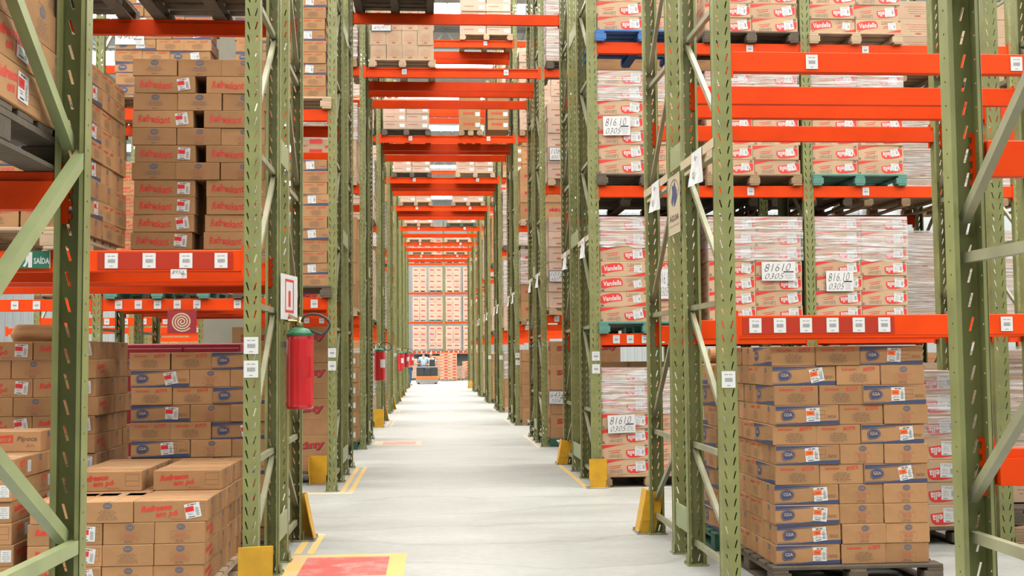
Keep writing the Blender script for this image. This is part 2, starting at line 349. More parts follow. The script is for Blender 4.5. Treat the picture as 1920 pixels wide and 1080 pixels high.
def proto(d):
    if d in PR: return PR[d]
    L, S, H, m, F, B, R, Lf = DES[d]; mb = MB(); e = .0015
    mb.bbox(-L/2+e, e, 0, L/2-e, S-e, H-.0008, m, .0035)
    F(Face(mb, (-L/2, e, 0), (1, 0, 0), (0, 0, 1)), L, H); B(Face(mb, (L/2, S-e, 0), (-1, 0, 0), (0, 0, 1)), L, H)
    R(Face(mb, (L/2-e, 0, 0), (0, 1, 0), (0, 0, 1)), S, H); Lf(Face(mb, (-L/2+e, S, 0), (0, -1, 0), (0, 0, 1)), S, H)
    t = Face(mb, (-L/2, e, H-.0008), (1, 0, 0), (0, 1, 0)); t.rect(.004, S/2-.001, L-.004, S/2+.001, 'ink'); t.rect(.004, S/2-.024, L-.004, S/2-.002, 'tape'); t.rect(.004, S/2+.002, L-.004, S/2+.024, 'tape')
    PR[d] = mb; return mb
def proto_mesh(d):
    if d not in PRM: PRM[d] = proto(d).mesh('cardboard_box')
    return PRM[d]
def sticker(col):
    mb = MB(); mb.box(-.044, -.0006, -.042, .044, .0004, .042, 'white'); f = Face(mb, (-.044, -.0006, -.042), (1, 0, 0), (0, 0, 1), .0006)
    if col == 'plain':
        f.small(.044, .075, .075, 2, 'grey_ink', .008); f.small(.03, .05, .05, 4, 'grey_ink', .009, .002)
        for i in range(6): f.rect(.062+i*.003, .02, .0635+i*.003, .055, 'grey_ink')
        f.rect(.012, .006, .04, .009, 'ink_dark')
    else:
        f.rect(.002, .038, .052, .068, col); f.up(); f.text('1305', .027, .053, .03, 'skin_red', bold=.02); f.small(.044, .074, .07, 1, 'ink_dark', t=.005); f.small(.03, .028, .045, 2, 'grey_ink', .008)
        for i in range(8): f.rect(.060, .012+i*.006, .080-.004*(i % 2), .0145+i*.006, 'grey_ink')
        f.rect(.014, .006, .050, .010, 'ink_dark')
    return mb
STK = {c: sticker(c) for c in ('label_red', 'label_orange', 'plain')}
STM = {c: STK[c].mesh('shipping_label') for c in STK}
# ------------------------------------------------------------------ the queue of boxes
BOXES = []      # dicts; the largest become things, the rest one mass of distant stock
def queue(d, M, area, label, group, cat='box', stick=None, front=True):
    BOXES.append(dict(d=d, M=M, area=area, label=label, group=group, stick=stick))
LOOK = {'edge': 'badge-printed carton', 'gsa': 'blue-striped carton', 'gsab': 'blue-striped carton', 'refk': 'red-lettered carton', 'refp': 'red-lettered drink carton', 'refpb': 'red-lettered drink carton', 'sante': 'badge-printed carton', 'lamen': 'red-flagged carton', 'lamenf': 'red-flagged carton',
        'skiny': 'tall kraft carton', 'cube': 'square pale carton', 'mobel': 'kraft carton', 'flat': 'flat pale carton', 'kraft': 'kraft carton', 'kraftd': 'kraft carton'}
def place_box(d, x, y, z, tok, side, sc, label, group, w=1., stick=None, jit=1., face='front'):
    """x: left edge of the footprint, y: front edge"""
    L, S, H = DES[d][:3]; R = random
    if tok in 'Ll': rz, cx, cy = 0, x+L*sc[0]/2, y
    else:   # the short end looks forward
        rz = -math.pi/2 if tok == 'S' else math.pi/2
        cx = x if rz < 0 else x+S*sc[1]; cy = y+L*sc[0]/2
        # rotating by -90 puts local +Y to +X
    if tok == 'l': rz = math.pi; cy = y+S*sc[1]
    M = Matrix.Translation((cx+R.uniform(-.003, .003)*jit, cy+R.uniform(-.006, .006)*jit, z)) @ Matrix.Rotation(rz+math.radians(R.uniform(-.7, .7))*jit, 4, 'Z') @ Matrix.Diagonal((sc[0], sc[1], sc[2], 1))
    dist = max(1, y); area = (L if tok in 'Ll' else S)*H*(FPX/dist)**2*w*(.3 if face == 'side' else 1)
    if stick:   # which long face is looked at
        fb = 'F'
        if tok == 'l': fb = 'B'
        if tok in 'Ss': fb = 'F' if (rz < 0) == (side == 'R') else 'B'
        stick = (stick[0], stick[1], stick[2], fb)
    queue(d, M, area, label, group, stick=stick)
def stack(where, d, xt, y0, z0, n, fpat, spat, side, sc=(1, 1, 1), w=1., alt=None, stk=None, sw=.9, only=None, low=0, ncols=9, sidefill=9, look=None, group=None):
    """layers of boxes; xt: the tunnel-side edge; patterns run from the tunnel outward"""
    L, S, H = DES[d][0]*sc[0], DES[d][1]*sc[1], DES[d][2]*sc[2]; sg = -1 if side == 'L' else 1
    for i in range(n):
        fp = fpat[i % len(fpat)] if isinstance(fpat, list) else fpat; z = z0+i*H
        if only and not (only[0] <= i < only[1]): continue
        jx = random.uniform(-.012, .012); x = xt+jx; dd = alt[i] if alt else d; cols = []
        for t in fp:
            wd = .075 if t == 'g' else (L if t in 'Ll' else S); cols.append((t, x if sg > 0 else x-wd, wd)); x += sg*wd
        boxes = sorted([c for c in cols if c[0] != 'g'], key=lambda c: c[1]); nb = len(boxes)
        for j, (t, xl, wd) in enumerate(cols[:ncols]):
            if t == 'g': continue
            left = [b[1] for b in boxes].index(xl); pos = ('left end' if left == 0 else 'right end' if left == nb-1 else 'middle' if nb == 3 else ORD[left]+' from left')
            t2 = 'L' if t == 'l' else t; st = None
            if stk and t in 'Ll' and random.random() < stk[1]: st = (stk[0], random.uniform(.52, .72) if len(stk) < 3 else stk[2], random.uniform(-.22, .12))
            if stk and t in 'Ss' and random.random() < .15 and d == 'lamen': st = (stk[0], .7, 0)
            lk = (look or LOOK[d])
            if st and d != 'lamen': lk = lk.replace(' carton', ' stickered carton')
            place_box(dd, xl, y0, z, t, side, sc, f'{lk}, {pos}, {ORD[n-1-i]} layer from top, {where}', group or f'cartons of the {where}', (w if i >= low else .02)*(1 if j < 2 else sw), st)
        sp = spat[i % len(spat)] if isinstance(spat, list) else spat; c0 = fp[0]; y = y0+(S if c0 in 'Ll' else L)
        for j, t in enumerate(sp[:sidefill]):
            dp = L if t == 'L' else S                     # L: the long face looks at the tunnel
            tok = random.choice('Ss') if t == 'L' else random.choice('lllL' if side == 'R' else 'Ll'); wd = S if t == 'L' else L; xl = xt+jx if sg > 0 else xt+jx-wd
            st = (stk[0], .6, random.uniform(-.15, .1)) if stk and t == 'L' and random.random() < stk[1] else None
            place_box(dd, xl, y, z, tok, side, sc, f'{look or LOOK[d]}, {ORD[j]} behind corner, {ORD[n-1-i]} from top, {where}', group or f'cartons of the {where}', (w if i >= low else .02), st, face='side'); y += dp
# ------------------------------------------------------------------ pallets
PALM = {}
def pallet(x, y, z, label, m='wood', w=1.0, dp=1.2, parts=True, rz=0):
    """x: left edge, y: front edge"""
    key = (m, w, dp)
    if key not in PALM:
        a = MB(); nb = 7; bw = dp/(nb*1.32)
        for i in range(nb): yy = i*(dp-bw)/(nb-1); a.bbox(0, yy, .108, w, yy+bw, .129, m, .003)
        for i in range(3): xx = i*(w-.1)/2; a.box(xx, 0, .088, xx+.1, dp, .108, m)
        b = MB(); b.bbox(0, 0, .018, .12, .12, .088, m, .004)
        c = MB(); c.bbox(0, 0, 0, .10, dp, .018, m, .003)
        PALM[key] = (a.mesh('top_deck'), b.mesh('block'), c.mesh('bottom_board'))
    A, B, C = PALM[key]
    t = thing('wooden_pallet', label, 'pallet', (x, y, z), rz)
    link('top_deck', A, t)
    if parts:
        for i in range(3):
            for j in range(3): link('block', B, t, (i*(w-.12)/2, j*(dp-.12)/2, 0))
            link('bottom_board', C, t, (i*(w-.1)/2, 0, 0))
    else:
        k2 = key+('far',)
        if k2 not in PALM:
            a = MB()
            for i in range(3):
                a.box(i*(w-.12)/2, 0, .018, i*(w-.12)/2+.12, .12, .088, m); a.box(i*(w-.12)/2, dp-.12, .018, i*(w-.12)/2+.12, dp, .088, m); a.box(i*(w-.1)/2, 0, 0, i*(w-.1)/2+.1, dp, .018, m)
            PALM[k2] = a.mesh('skid')
        link('skid', PALM[k2], t)
    return t
def film(label, x0, y0, z0, x1, y1, z1, m='film', seed=0, flare=.0):
    R = random.Random(seed+int(x0*100)); mb = MB(); nx, ny, nz = 10, 8, max(4, int((z1-z0)/.06)); P = []
    pts = [(x0+(x1-x0)*i/nx, y0) for i in range(nx)]+[(x1, y0+(y1-y0)*i/ny) for i in range(ny)]+[(x1-(x1-x0)*i/nx, y1) for i in range(nx)]+[(x0, y1-(y1-y0)*i/ny) for i in range(ny)]
    cx, cy = (x0+x1)/2, (y0+y1)/2; n = len(pts)
    for k in range(nz+1):
        for i, (x, y) in enumerate(pts):
            e = .006+R.uniform(0, .008); dx = (1 if x > cx else -1)*e; dy = (1 if y > cy else -1)*e
            P.append((x+dx, y+dy, z0+(z1-z0)*k/nz+(R.uniform(-.02, .02) if k == 0 else 0)))
    F = [(k*n+i, k*n+(i+1) % n, (k+1)*n+(i+1) % n, (k+1)*n+i) for k in range(nz) for i in range(n)]
    F.append(tuple(nz*n+i for i in range(n)))
    mb.add(P, F, m); o = mb.build('stretch_film', smooth=False); return tag(o, label, 'plastic film')
# ------------------------------------------------------------------ rack hardware
PITCH = .083
def post_mesh(w, Hh, name='post'):
    bm = bmesh.new(); n = int(Hh/PITCH); dep = .072
    def quadhole(corners, hole):   # corners and hole in the same turn, 4 each
        c = [bm.verts.new(p) for p in corners]; h = [bm.verts.new(p) for p in hole]
        for i in range(4): bm.faces.new((c[i], c[(i+1) % 4], h[(i+1) % 4], h[i]))
    for k in range(n):
        z0, z1 = k*PITCH, (k+1)*PITCH; zm = (z0+z1)/2
        for s in (-1, 1):
            xo, xi = s*w/2, 0; xc = s*w*.25; a = .0042; hh = .024; sl = -s*.0065
            cor = [(xi, 0, z0), (xo, 0, z0), (xo, 0, z1), (xi, 0, z1)]
            hol = [(xc-s*a-sl*-1, 0, zm-hh), (xc+s*a-sl*-1, 0, zm-hh), (xc+s*a+sl*-1, 0, zm+hh), (xc-s*a+sl*-1, 0, zm+hh)]
            quadhole(cor, hol)
            b = .0055
            quadhole([(xo, 0, z0), (xo, dep, z0), (xo, dep, z1), (xo, 0, z1)], [(xo, dep*.5, zm-b), (xo, dep*.5+b, zm), (xo, dep*.5, zm+b), (xo, dep*.5-b, zm)])
    for s in (-1, 1):
        q = [bm.verts.new(p) for p in ((s*w/2, dep, 0), (s*(w/2-.016), dep, 0), (s*(w/2-.016), dep, n*PITCH), (s*w/2, dep, n*PITCH))]; bm.faces.new(q)
    bmesh.ops.remove_doubles(bm, verts=bm.verts[:], dist=.0001); bmesh.ops.recalc_face_normals(bm, faces=bm.faces[:])
    bmesh.ops.solidify(bm, geom=bm.faces[:], thickness=.0025)
    me = bpy.data.meshes.new(name); bm.to_mesh(me); bm.free(); me.materials.append(MAT['green']); return me
TOP = 10.0
POST = {w: post_mesh(w, TOP) for w in (.09, .11)}
def foot_mesh():
    mb = MB(); mb.bbox(-.075, -.025, 0, .075, .10, .008, 'green', .002); mb.box(-.063, -.012, .008, -.056, .08, .07, 'green'); mb.box(.056, -.012, .008, .063, .08, .07, 'green')
    for x in (-.066, .066): mb.lathe([(.009, .008), (.009, .02), (.005, .024)], 'steel', 6, (x, -.012))
    return mb.mesh('foot_plate')
FOOT = foot_mesh()
NODES = [.15, .82, 1.76, 2.70, 3.64, 4.58, 5.52, 6.46, 7.40, 8.34, 9.28]
def frame_depth(): return .98
def diag_mesh(z0, z1, flip, dep=.98):
    mb = MB(); a, b = (dep-.03, z1-.03), (.03, z0+.13)      # high at the inner post, low at the outer post
    if flip: a, b = (.03, z1-.03), (dep-.03, z0+.13)
    mb.bar((.0, a[0], a[1]), (.0, b[0], b[1]), .030, .034, 'brace'); return mb.mesh('diagonal_brace')
def horiz_mesh(z, dep=.98):
    mb = MB(); mb.bar((0, .03, z), (0, dep-.03, z), .030, .036, 'brace'); return mb.mesh('horizontal_brace')
_DM = {}
def frame(x, y, side, pair, label, w=.09, dep=.98, spacer=0, z_from=0, bent=False, braces=True, group=None):
    """x: post centre, y: outer face of the front post; pair 'AB' or 'CD'"""
    t = thing('upright_frame', label, 'rack frame', (x, y, 0), 0, group)
    p = link('post', POST[w], t); link('foot_plate', FOOT, p)
    q = link('post', POST[w], t, (0, dep, 0), math.pi); link('foot_plate', FOOT, q)
    if braces:
        for i, z in enumerate(NODES):
            k = ('h', z, dep)
            if k not in _DM: _DM[k] = horiz_mesh(z, dep)
            link('horizontal_brace', _DM[k], t)
            if i+1 < len(NODES):
                k = ('d', i, pair, dep)
                if k not in _DM: _DM[k] = diag_mesh(z, NODES[i+1], pair == 'CD', dep)
                link('diagonal_brace', _DM[k], t)
    else:
        k = ('all', pair, dep)
        if k not in _DM:
            mb = MB()
            for i, z in enumerate(NODES):
                mb.bar((0, .03, z), (0, dep-.03, z), .030, .036, 'brace')
                if i+1 < len(NODES):
                    a, b = (dep-.03, NODES[i+1]-.03), (.03, z+.13)
                    if pair == 'CD': a, b = (.03, a[1]), (dep-.03, b[1])
                    mb.bar((0, a[0], a[1]), (0, b[0], b[1]), .030, .034, 'brace')
            _DM[k] = mb.mesh('bracing')
        link('bracing', _DM[k], t)
    if spacer:
        k = ('sp', spacer)
        if k not in _DM:
            mb = MB(); mb.bbox(-.006, 0, -.085, .006, spacer, .085, 'green_light', .003); _DM[k] = mb.mesh('row_spacer')
        for z in (.29, 2.86, 5.4): link('row_spacer', _DM[k], t, (-.04 if side == 'R' else .04, dep, z))
    return t
_CM = {}
def conn_mesh():
    mb = MB(); mb.box(-.03, -.006, -.165, .014, .004, .03, 'orange')
    for i in range(5): z = -.15+i*.042; mb.box(-.040, -.004, z, -.03, .002, z+.018, 'orange')
    mb.box(-.002, -.006, -.165, .004, .05, .03, 'orange'); 
    return mb
_CB = conn_mesh(); CONN = {0: _CB.mesh('end_connector')}
_c2 = MB(); _c2.merge(_CB, Matrix.Scale(-1, 4, (1, 0, 0))); CONN[1] = _c2.mesh('end_connector')
def tag_mesh():
    mb = MB(); mb.box(-.038, -.0012, -.045, .038, 0, .045, 'white'); f = Face(mb, (-.038, -.0012, -.045), (1, 0, 0), (0, 0, 1), .0005); R = random.Random(3)
    x = .018
    while x < .060: ww = R.choice((.0012, .002, .003)); f.rect(x, .032, x+ww, .054, 'grey_ink'); x += ww+.0014
    f.small(.038, .070, .045, 1, 'grey_ink', t=.004, rnd=R); f.small(.038, .010, .03, 1, 'grey_ink', t=.004, rnd=R); return mb.mesh('barcode_tag')
TAG = tag_mesh()
def beam(x0, x1, y, zt, label, h=.125, style='box', tags=(), holder=None, back=False, conns=(1, 1), group=None):
    """zt: top of the beam; y: its outer face; back: outer face looks away from the camera"""
    Lb = x1-x0; t = thing('rack_beam', label, 'shelf beam', (x0, y, zt), 0, group); key = (round(Lb, 3), h, style, back)
    if key not in _CM:
        mb = MB(); s = -1 if back else 1
        if style == 'box':
            a, b = (0, .045*s); mb.bbox(0, min(a, b), -h, Lb, max(a, b), 0, 'orange', .004); a, b = .045*s, .06*s; mb.box(0, min(a, b), -h, Lb, max(a, b), -.035, 'orange')
        else:   # open channel with a deep groove on the outer face
            prof = [(.0, 0), (.0, -.018), (.016, -.026), (.016, -.062), (.0, -.074), (.0, -h), (.05, -h), (.05, 0)]
            vs = [(X, py*s, pz) for X in (0, Lb) for py, pz in prof]; n = len(prof); fs = [(i, (i+1) % n, n+(i+1) % n, n+i) for i in range(n)]+[tuple(range(n)), tuple(range(2*n-1, n-1, -1))]
            mb.add(vs, fs, 'orange')
        _CM[key] = mb.mesh('beam_profile')
    link('beam_profile', _CM[key], t)
    yy = .006 if back else -.002
    if conns[0]: link('end_connector', CONN[0], t, (0, yy, 0))
    if conns[1]: link('end_connector', CONN[1], t, (Lb, yy, 0))
    if holder:
        mb = MB(); mb.box(holder[0]-x0, -.003, -.115, holder[1]-x0, -.0006, -.012, 'holder'); mb.build('label_holder', t)
    for tx in tags: link('barcode_tag', TAG, t, (tx-x0, -.004, -.062))
    return t
# ------------------------------------------------------------------ layout numbers
XL, XR = -1.017, 1.759
BAYL, BAYR = 2.50, 2.44
def rowY(n): return 6.91+5.625*(n-1)
ROWN = ['nearest row', 'second row', 'third row', 'fourth row', 'fifth row', 'sixth row', 'seventh row', 'eighth row', 'ninth row', 'tenth row']
def gapC(n): return 1.75 if n == 2 else 1.38       # from the front of A to the front of C
def pw(n, side): return .11 if (side == 'R' and n <= 2) else .09
def pxc(n, side):
    if n == 0: return -1.105-.045 if side == 'L' else 1.767+.055
    return XL-.045 if side == 'L' else XR+pw(n, side)/2
# ------------------------------------------------------------------ setting
mb = MB(); mb.add([(-40, -22, 0), (40, -22, 0), (40, 80, 0), (-40, 80, 0)], [(0, 1, 2, 3)], 'floor'); struct(mb.build('floor'))
CZ = 11.6
mb = MB(); y = .7-5.625*4; sky = MB(); k = 0
while y < 78:
    # opaque ribbed sheet, then a translucent roof strip over every picking aisle
    mb.box(-30, y, CZ, 30, y+3.7, CZ+.03, 'ribs')
    for i in range(-60, 61): mb.box(i*.5, y, CZ-.03, i*.5+.05, y+3.7, CZ, 'ribs')
    y0, y1 = y+3.7, min(y+5.625, 79)
    if y0 < -8: mb.box(-30, y0, CZ, 30, y1, CZ+.03, 'ribs')
    if y0 > -8: sky.add([(-30, y0, CZ+.02), (30, y0, CZ+.02), (30, y1, CZ+.02), (-30, y1, CZ+.02)], [(0, 3, 2, 1)], 'skylight')  # emissive; the rearmost strip, behind the camera, is added to light the fronts
    y += 5.625
struct(mb.build('ceiling')); o = struct(sky.build('window_1'))
mb = MB()
for yy in (12.5, 23.7, 35, 46.3, 57.5, 68.8):
    mb.box(-30, yy, CZ-.75, 30, yy+.1, CZ-.68, 'truss'); mb.box(-30, yy, CZ-.12, 30, yy+.1, CZ-.05, 'truss')
    for i in range(-30, 30): mb.bar((i, yy+.05, CZ-.7), (i+.5, yy+.05, CZ-.1), .04, .04, 'truss'); mb.bar((i+.5, yy+.05, CZ-.1), (i+1, yy+.05, CZ-.7), .04, .04, 'truss')
struct(mb.build('trim_1'))
mb = MB(); mb.box(-40, 78, 0, 40, 78.1, CZ, 'ribs')
for i in range(-80, 80): mb.box(i*.5, 77.96, 0, i*.5+.12, 78, CZ, 'ribs')
struct(mb.build('wall_back'))
for sx, nm in ((-1, 'left'), (1, 'right')):
    mb = MB(); mb.box(sx*30, -20, 0, sx*30.1, 78, CZ, 'ribs'); struct(mb.build('wall_'+nm))
# ------------------------------------------------------------------ rack frames
SIDE = {'L': 'left', 'R': 'right'}; FR = {}
for n in range(1, 10):
    for sd in 'LR':
        for pr, yy in (('AB', rowY(n)), ('CD', rowY(n)+gapC(n))):
            FR[n, sd, pr] = frame(pxc(n, sd), yy, sd, pr, f"green {'front' if pr == 'AB' else 'rear'} rack frame beside the aisle, {SIDE[sd]} side, {ROWN[n]}", w=pw(n, sd), spacer=(gapC(n)-.98) if pr == 'AB' else 0, braces=n <= 4)
for sd, xx, ns in (('L', -3.56, (2, 3, 4)), ('L', -6.06, (3, 4)), ('R', 4.25, (1, 2, 3)), ('R', 6.69, (2, 3))):
    for n in ns:
        for pr, yy in (('AB', rowY(n)), ('CD', rowY(n)+gapC(n))):
            frame(xx, yy, sd, pr, f"green {'front' if pr == 'AB' else 'rear'} rack frame {'one bay' if abs(xx) < 5 else 'two bays'} off the aisle, {SIDE[sd]} side, {ROWN[n]}", w=.10 if False else (.11 if sd == 'R' and n < 3 else .09), braces=n <= 2)
# the closest frames, beside the camera
t = frame(pxc(0, 'R'), 3.81-.98, 'R', 'CD', 'closest green rack frame at the right edge of view', w=.11)
t = frame(pxc(0, 'L'), 3.81-.98, 'L', 'CD', 'closest green rack frame at the left edge of view', w=.09, braces=False)
for c in list(t.children):
    if c.name.startswith('bracing'): bpy.data.objects.remove(c)
for a, b, ox in (((.945, 2.10), (.06, 1.53), .026), ((.93, 2.13), (.06, 2.68), -.01), ((.92, .88), (.06, 1.33), -.01), ((.945, .85), (.06, .86), .026), ((.93, 3.3), (.06, 2.75), .02), ((.93, 3.35), (.06, 3.9), -.01)):
    mb = MB(); mb.bar((ox, a[0], a[1]), (ox, b[0], b[1]), .034, .042, 'green_light'); mb.build('diagonal_brace', t)
# ------------------------------------------------------------------ beams
def tg(Y, ys, *xs): return [at(x, ys, Y)[0] for x in xs]
def side_beams(n, sd, levels, posts, bay, x_in, w, tags={}, holder={}, lv0=0):
    L = BAYL if sd == 'L' else BAYR; off = bay*L
    if sd == 'R': x0, x1 = x_in+w/2+off, x_in-w/2+off+L
    else: x0, x1 = x_in+w/2-off-L, x_in-w/2-off
    for li, z in enumerate(levels):
        for p in posts:
            y0 = rowY(n) if p in 'AB' else rowY(n)+gapC(n); bk = p in 'BD'; yy = y0+.012 if not bk else y0+.98-.012
            where = {'A': 'front face', 'B': 'second', 'C': 'third', 'D': 'rear'}[p]
            lv = ['lowest', 'second', 'third', 'fourth'][li+lv0]
            t = tags.get((p, li), ()); hd = holder.get((p, li))
            beam(x0, x1, yy, z, f"orange beam, {where} of four, {lv} level, {SIDE[sd]} rack, {['first', 'next', 'third'][bay]} bay, {ROWN[n]}".replace(' of four', ' line'), h=.128, back=bk, tags=t, holder=hd)
LV_L = [2.085, 4.155, 6.05, 8.08]; LV_R = [1.675, 3.32, 4.94]
Y1 = rowY(1); Y2 = rowY(2); Y3 = rowY(3)
side_beams(1, 'L', LV_L[:1], 'ABCD', 0, pxc(1, 'L'), .09, tags={('A', 0): tg(Y1, 490, 208, 279, 348, 414)}, holder={('A', 0): (at(182, 490, Y1)[0], at(436, 490, Y1)[0])})
side_beams(1, 'L', LV_L[1:2], 'D', 0, pxc(1, 'L'), .09, lv0=1)
side_beams(1, 'R', LV_R[:2], 'ABCD', 0, pxc(1, 'R'), .11, tags={('A', 0): tg(Y1, 610, 1417, 1463, 1512, 1562, 1611, 1659, 1840, 1889), ('A', 1): tg(Y1, 118, 1523, 1907)}, holder={('A', 0): (at(1393, 610, Y1)[0], at(1678, 610, Y1)[0])})
side_beams(1, 'R', LV_R[:2], 'CD', 1, pxc(1, 'R'), .11)
side_beams(2, 'L', LV_L[:2], 'ABD', 0, pxc(2, 'L'), .09, tags={('A', 0): tg(Y2, 573, 222, 259, 295, 332, 369, 445, 589)})
side_beams(2, 'L', LV_L[:2], 'A', 1, pxc(2, 'L'), .09, tags={('A', 0): tg(Y2, 573, 27, 68, 107)})
side_beams(2, 'R', LV_R, 'AD', 0, pxc(2, 'R'), .11, tags={('A', 0): tg(Y2, 640, 1156, 1182, 1210, 1240), ('A', 1): tg(Y2, 363, 1408), ('A', 2): tg(Y2, 90, 1223, 1406)})
side_beams(2, 'R', LV_R, 'AD', 1, pxc(2, 'R'), .11, tags={('A', 1): tg(Y2, 363, 1624), ('A', 2): tg(Y2, 90, 1623)})
side_beams(2, 'R', LV_R, 'A', 2, pxc(2, 'R'), .11)
for b, ps in ((0, 'AD'), (1, 'AD')):
    side_beams(3, 'L', LV_L[:3], ps if b == 0 else 'A', b, pxc(3, 'L'), .09, tags={('A', 0): tg(Y3, 600, *(545, 575, 603, 520) if b == 0 else (200, 235, 270, 310, 345))})
side_beams(2, 'L', LV_L[:1], 'C', 0, pxc(2, 'L'), .09)
side_beams(4, 'L', LV_L[:1], 'D', 1, pxc(4, 'L'), .09)
side_beams(4, 'L', LV_L[:1], 'A', 2, pxc(4, 'L'), .09, tags={('A', 0): tg(rowY(4), 612, 330, 350, 370)})
for b_ in (1, 2): side_beams(6, 'L', LV_L[:1], 'A', b_, pxc(6, 'L'), .09)
side_beams(4, 'L', LV_L[:1], 'A', 1, pxc(4, 'L'), .09, tags={('A', 0): tg(rowY(4), 612, 415, 455, 490)})
for n in range(3, 10):
    if n > 3: side_beams(n, 'L', LV_L[:4] if n < 7 else LV_L[:3], 'A', 0, pxc(n, 'L'), .09)
    if n == 5: side_beams(n, 'L', LV_L[:1], 'A', 1, pxc(n, 'L'), .09)
    side_beams(n, 'R', LV_L[:4] if 3 < n < 7 else LV_L[:3], 'A', 0, pxc(n, 'R'), .09, tags={('A', 0): [XR+.25, XR+.45]} if n < 5 else {})
TB = {3: (751, 949, 139)}
for n in range(2, 10):
    for li, z in enumerate((6.05, 8.08)):
        if li == 1 and not 4 <= n <= 7: continue
        for p in 'ABCD':
            if n == 2 and p != 'D': continue
            if n >= 7 and p in 'BC': continue
            if li == 1 and n > 5 and p in 'BCD': continue
            y0 = rowY(n) if p in 'AB' else rowY(n)+gapC(n); bk = p in 'BD'; yy = y0+.0 if not bk else y0+.98
            x0, x1 = XL, XR; tt = []
            if p == 'A': tt = [XL+.62, XL+2.25] if li == 0 else [XL+2.2]
            beam(x0, x1, yy, z, f"orange beam bridging the aisle, {({'A': 'front', 'B': 'second', 'C': 'third', 'D': 'rear'})[p]} line, {['lower', 'upper'][li]} tier, {ROWN[n]}", h=.15, style='chan' if p in 'AB' and n > 1 else 'box', back=bk, tags=tt)
# ------------------------------------------------------------------ stock on the first rows
lo = label_orange = ('label_orange', .85); lr = ('label_red', .85)
PH = .13
# right of the aisle, on the floor of the first row
pallet(2.09, 7.0, 0, 'worn wooden pallet under the tall striped carton stack at right', 'wood_dark', 1.08)
stack('tall right floor stack', 'gsa', 2.13, 7.05, PH, 11, ['LSs', 'Lss', 'Lss', 'Lss', 'SSL', 'Lss', 'SSL', 'LSs', 'SSL', 'LSs', 'SSL'], ['SSS']*4+['SS', 'SSS', 'SS', 'SSS', 'SS', 'SSS', 'SS'], 'R', stk=lo)
pallet(2.07, 8.36, 0, 'dark green pallet behind the tall striped carton stack', 'pal_green', 1.05)
stack('green pallet rear stack', 'gsab', 2.11, 8.40, PH, 8, ['SLS', 'LSS'], ['SSS', 'LS'], 'R', sc=(1.05, 1.05, 1.25), stk=lo, w=.8)
mb = MB(); mb.tube([(2.15, 8.75, 1.43), (3.0, 8.75, 1.43)], .055, 'card', 16); tag(mb.build('cardboard_tube', smooth=False), 'brown cardboard tube lying on the rear stack behind the green frame', 'tube')
x_ = at(1748, 700, 8.5)[0]
pallet(x_-.9, 8.42, 0, 'brown pallet under red-flagged cartons behind the tall stack', 'wood_dark', 1.1)
stack('stack right of tall stack', 'lamen', x_-.88, 8.45, PH, 7, 'LL', '', 'R', stk=('plain', 1, .8), w=.6)
film('clear film round the upper red-flagged cartons behind the tall stack', x_-.88, 8.45, PH+.167*4, x_+.18, 9.0, PH+.167*7)
# right of the aisle, second row: pallets A, B, C on three levels
xA, xB, xC = at(1130, 890, Y2)[0], at(1331, 500, Y2)[0], at(1530, 500, Y2)[0]
YP = Y2+.02
def lam(where, x, z, n, w, mm, pl, fn, topflip=(), hid=()):
    pallet(x-.02, YP-.06, z, pl, mm, 1.08)
    al = ['lamenf' if i in topflip else 'lamen' for i in range(n)]
    stack(where, 'lamen', x, YP, z+PH, n, 'LL', '', 'R', w=w, alt=al, stk=('plain', 1, .80))
    for i in range(n):      # flanks of the load
        for j in range(2): place_box('lamen', x, YP+.37+j*.37, z+PH+i*.167, 'L', 'R', (1, 1, 1), f'flank carton {i} {j} of the rack load', 'x', .0001)
    if fn: film(f'clear stretch film round the top of the {where}', x, YP, z+PH+.167*(n-fn), x+1.06, YP+1.1, z+PH+.167*n, seed=int(x*10+z))
lam('aisle-side right floor load', xA, 0, 7, 1, 'wood', 'pale wooden pallet on the floor under red-flagged cartons beside the aisle', 3)
lam('green-pallet lower rack load', xA, LV_R[0], 7, 1, 'pal_teal', 'green pallet on lowest right beam beside the aisle, second row', 2, (0+1, 2, 3))
lam('middle lower rack load', xB, LV_R[0], 7, .9, 'wood', 'wooden pallet on lowest right beam, middle load, second row', 3)
lam('right-hand lower rack load', xC, LV_R[0], 7, 1, 'wood', 'wooden pallet on lowest right beam, right-hand load, second row', 3)
lam('grey-pallet upper rack load', xA, LV_R[1], 7, 1, 'wood_dark', 'weathered grey pallet on second right beam beside the aisle', 2)
lam('brown-pallet upper rack load', xB, LV_R[1], 7, .55, 'wood', 'reddish brown pallet on second right beam in the middle', 2)
lam('teal-pallet upper rack load', xC, LV_R[1], 7, .55, 'pal_teal', 'teal pallet on the second right beam, right-hand load', 2)
lam('blue-pallet top rack load', xA, LV_R[2], 3, .9, 'pal_blue', 'blue pallet on the third right beam beside the aisle', 0)
lam('dark-pallet top rack load', xB, LV_R[2], 3, .8, 'wood_dark', 'dark pallet on the third right beam in the middle', 0)
lam('pale-pallet top rack load', xC, LV_R[2], 3, .8, 'wood_pale', 'pale new pallet on the third right beam, right-hand load', 0, (0,))
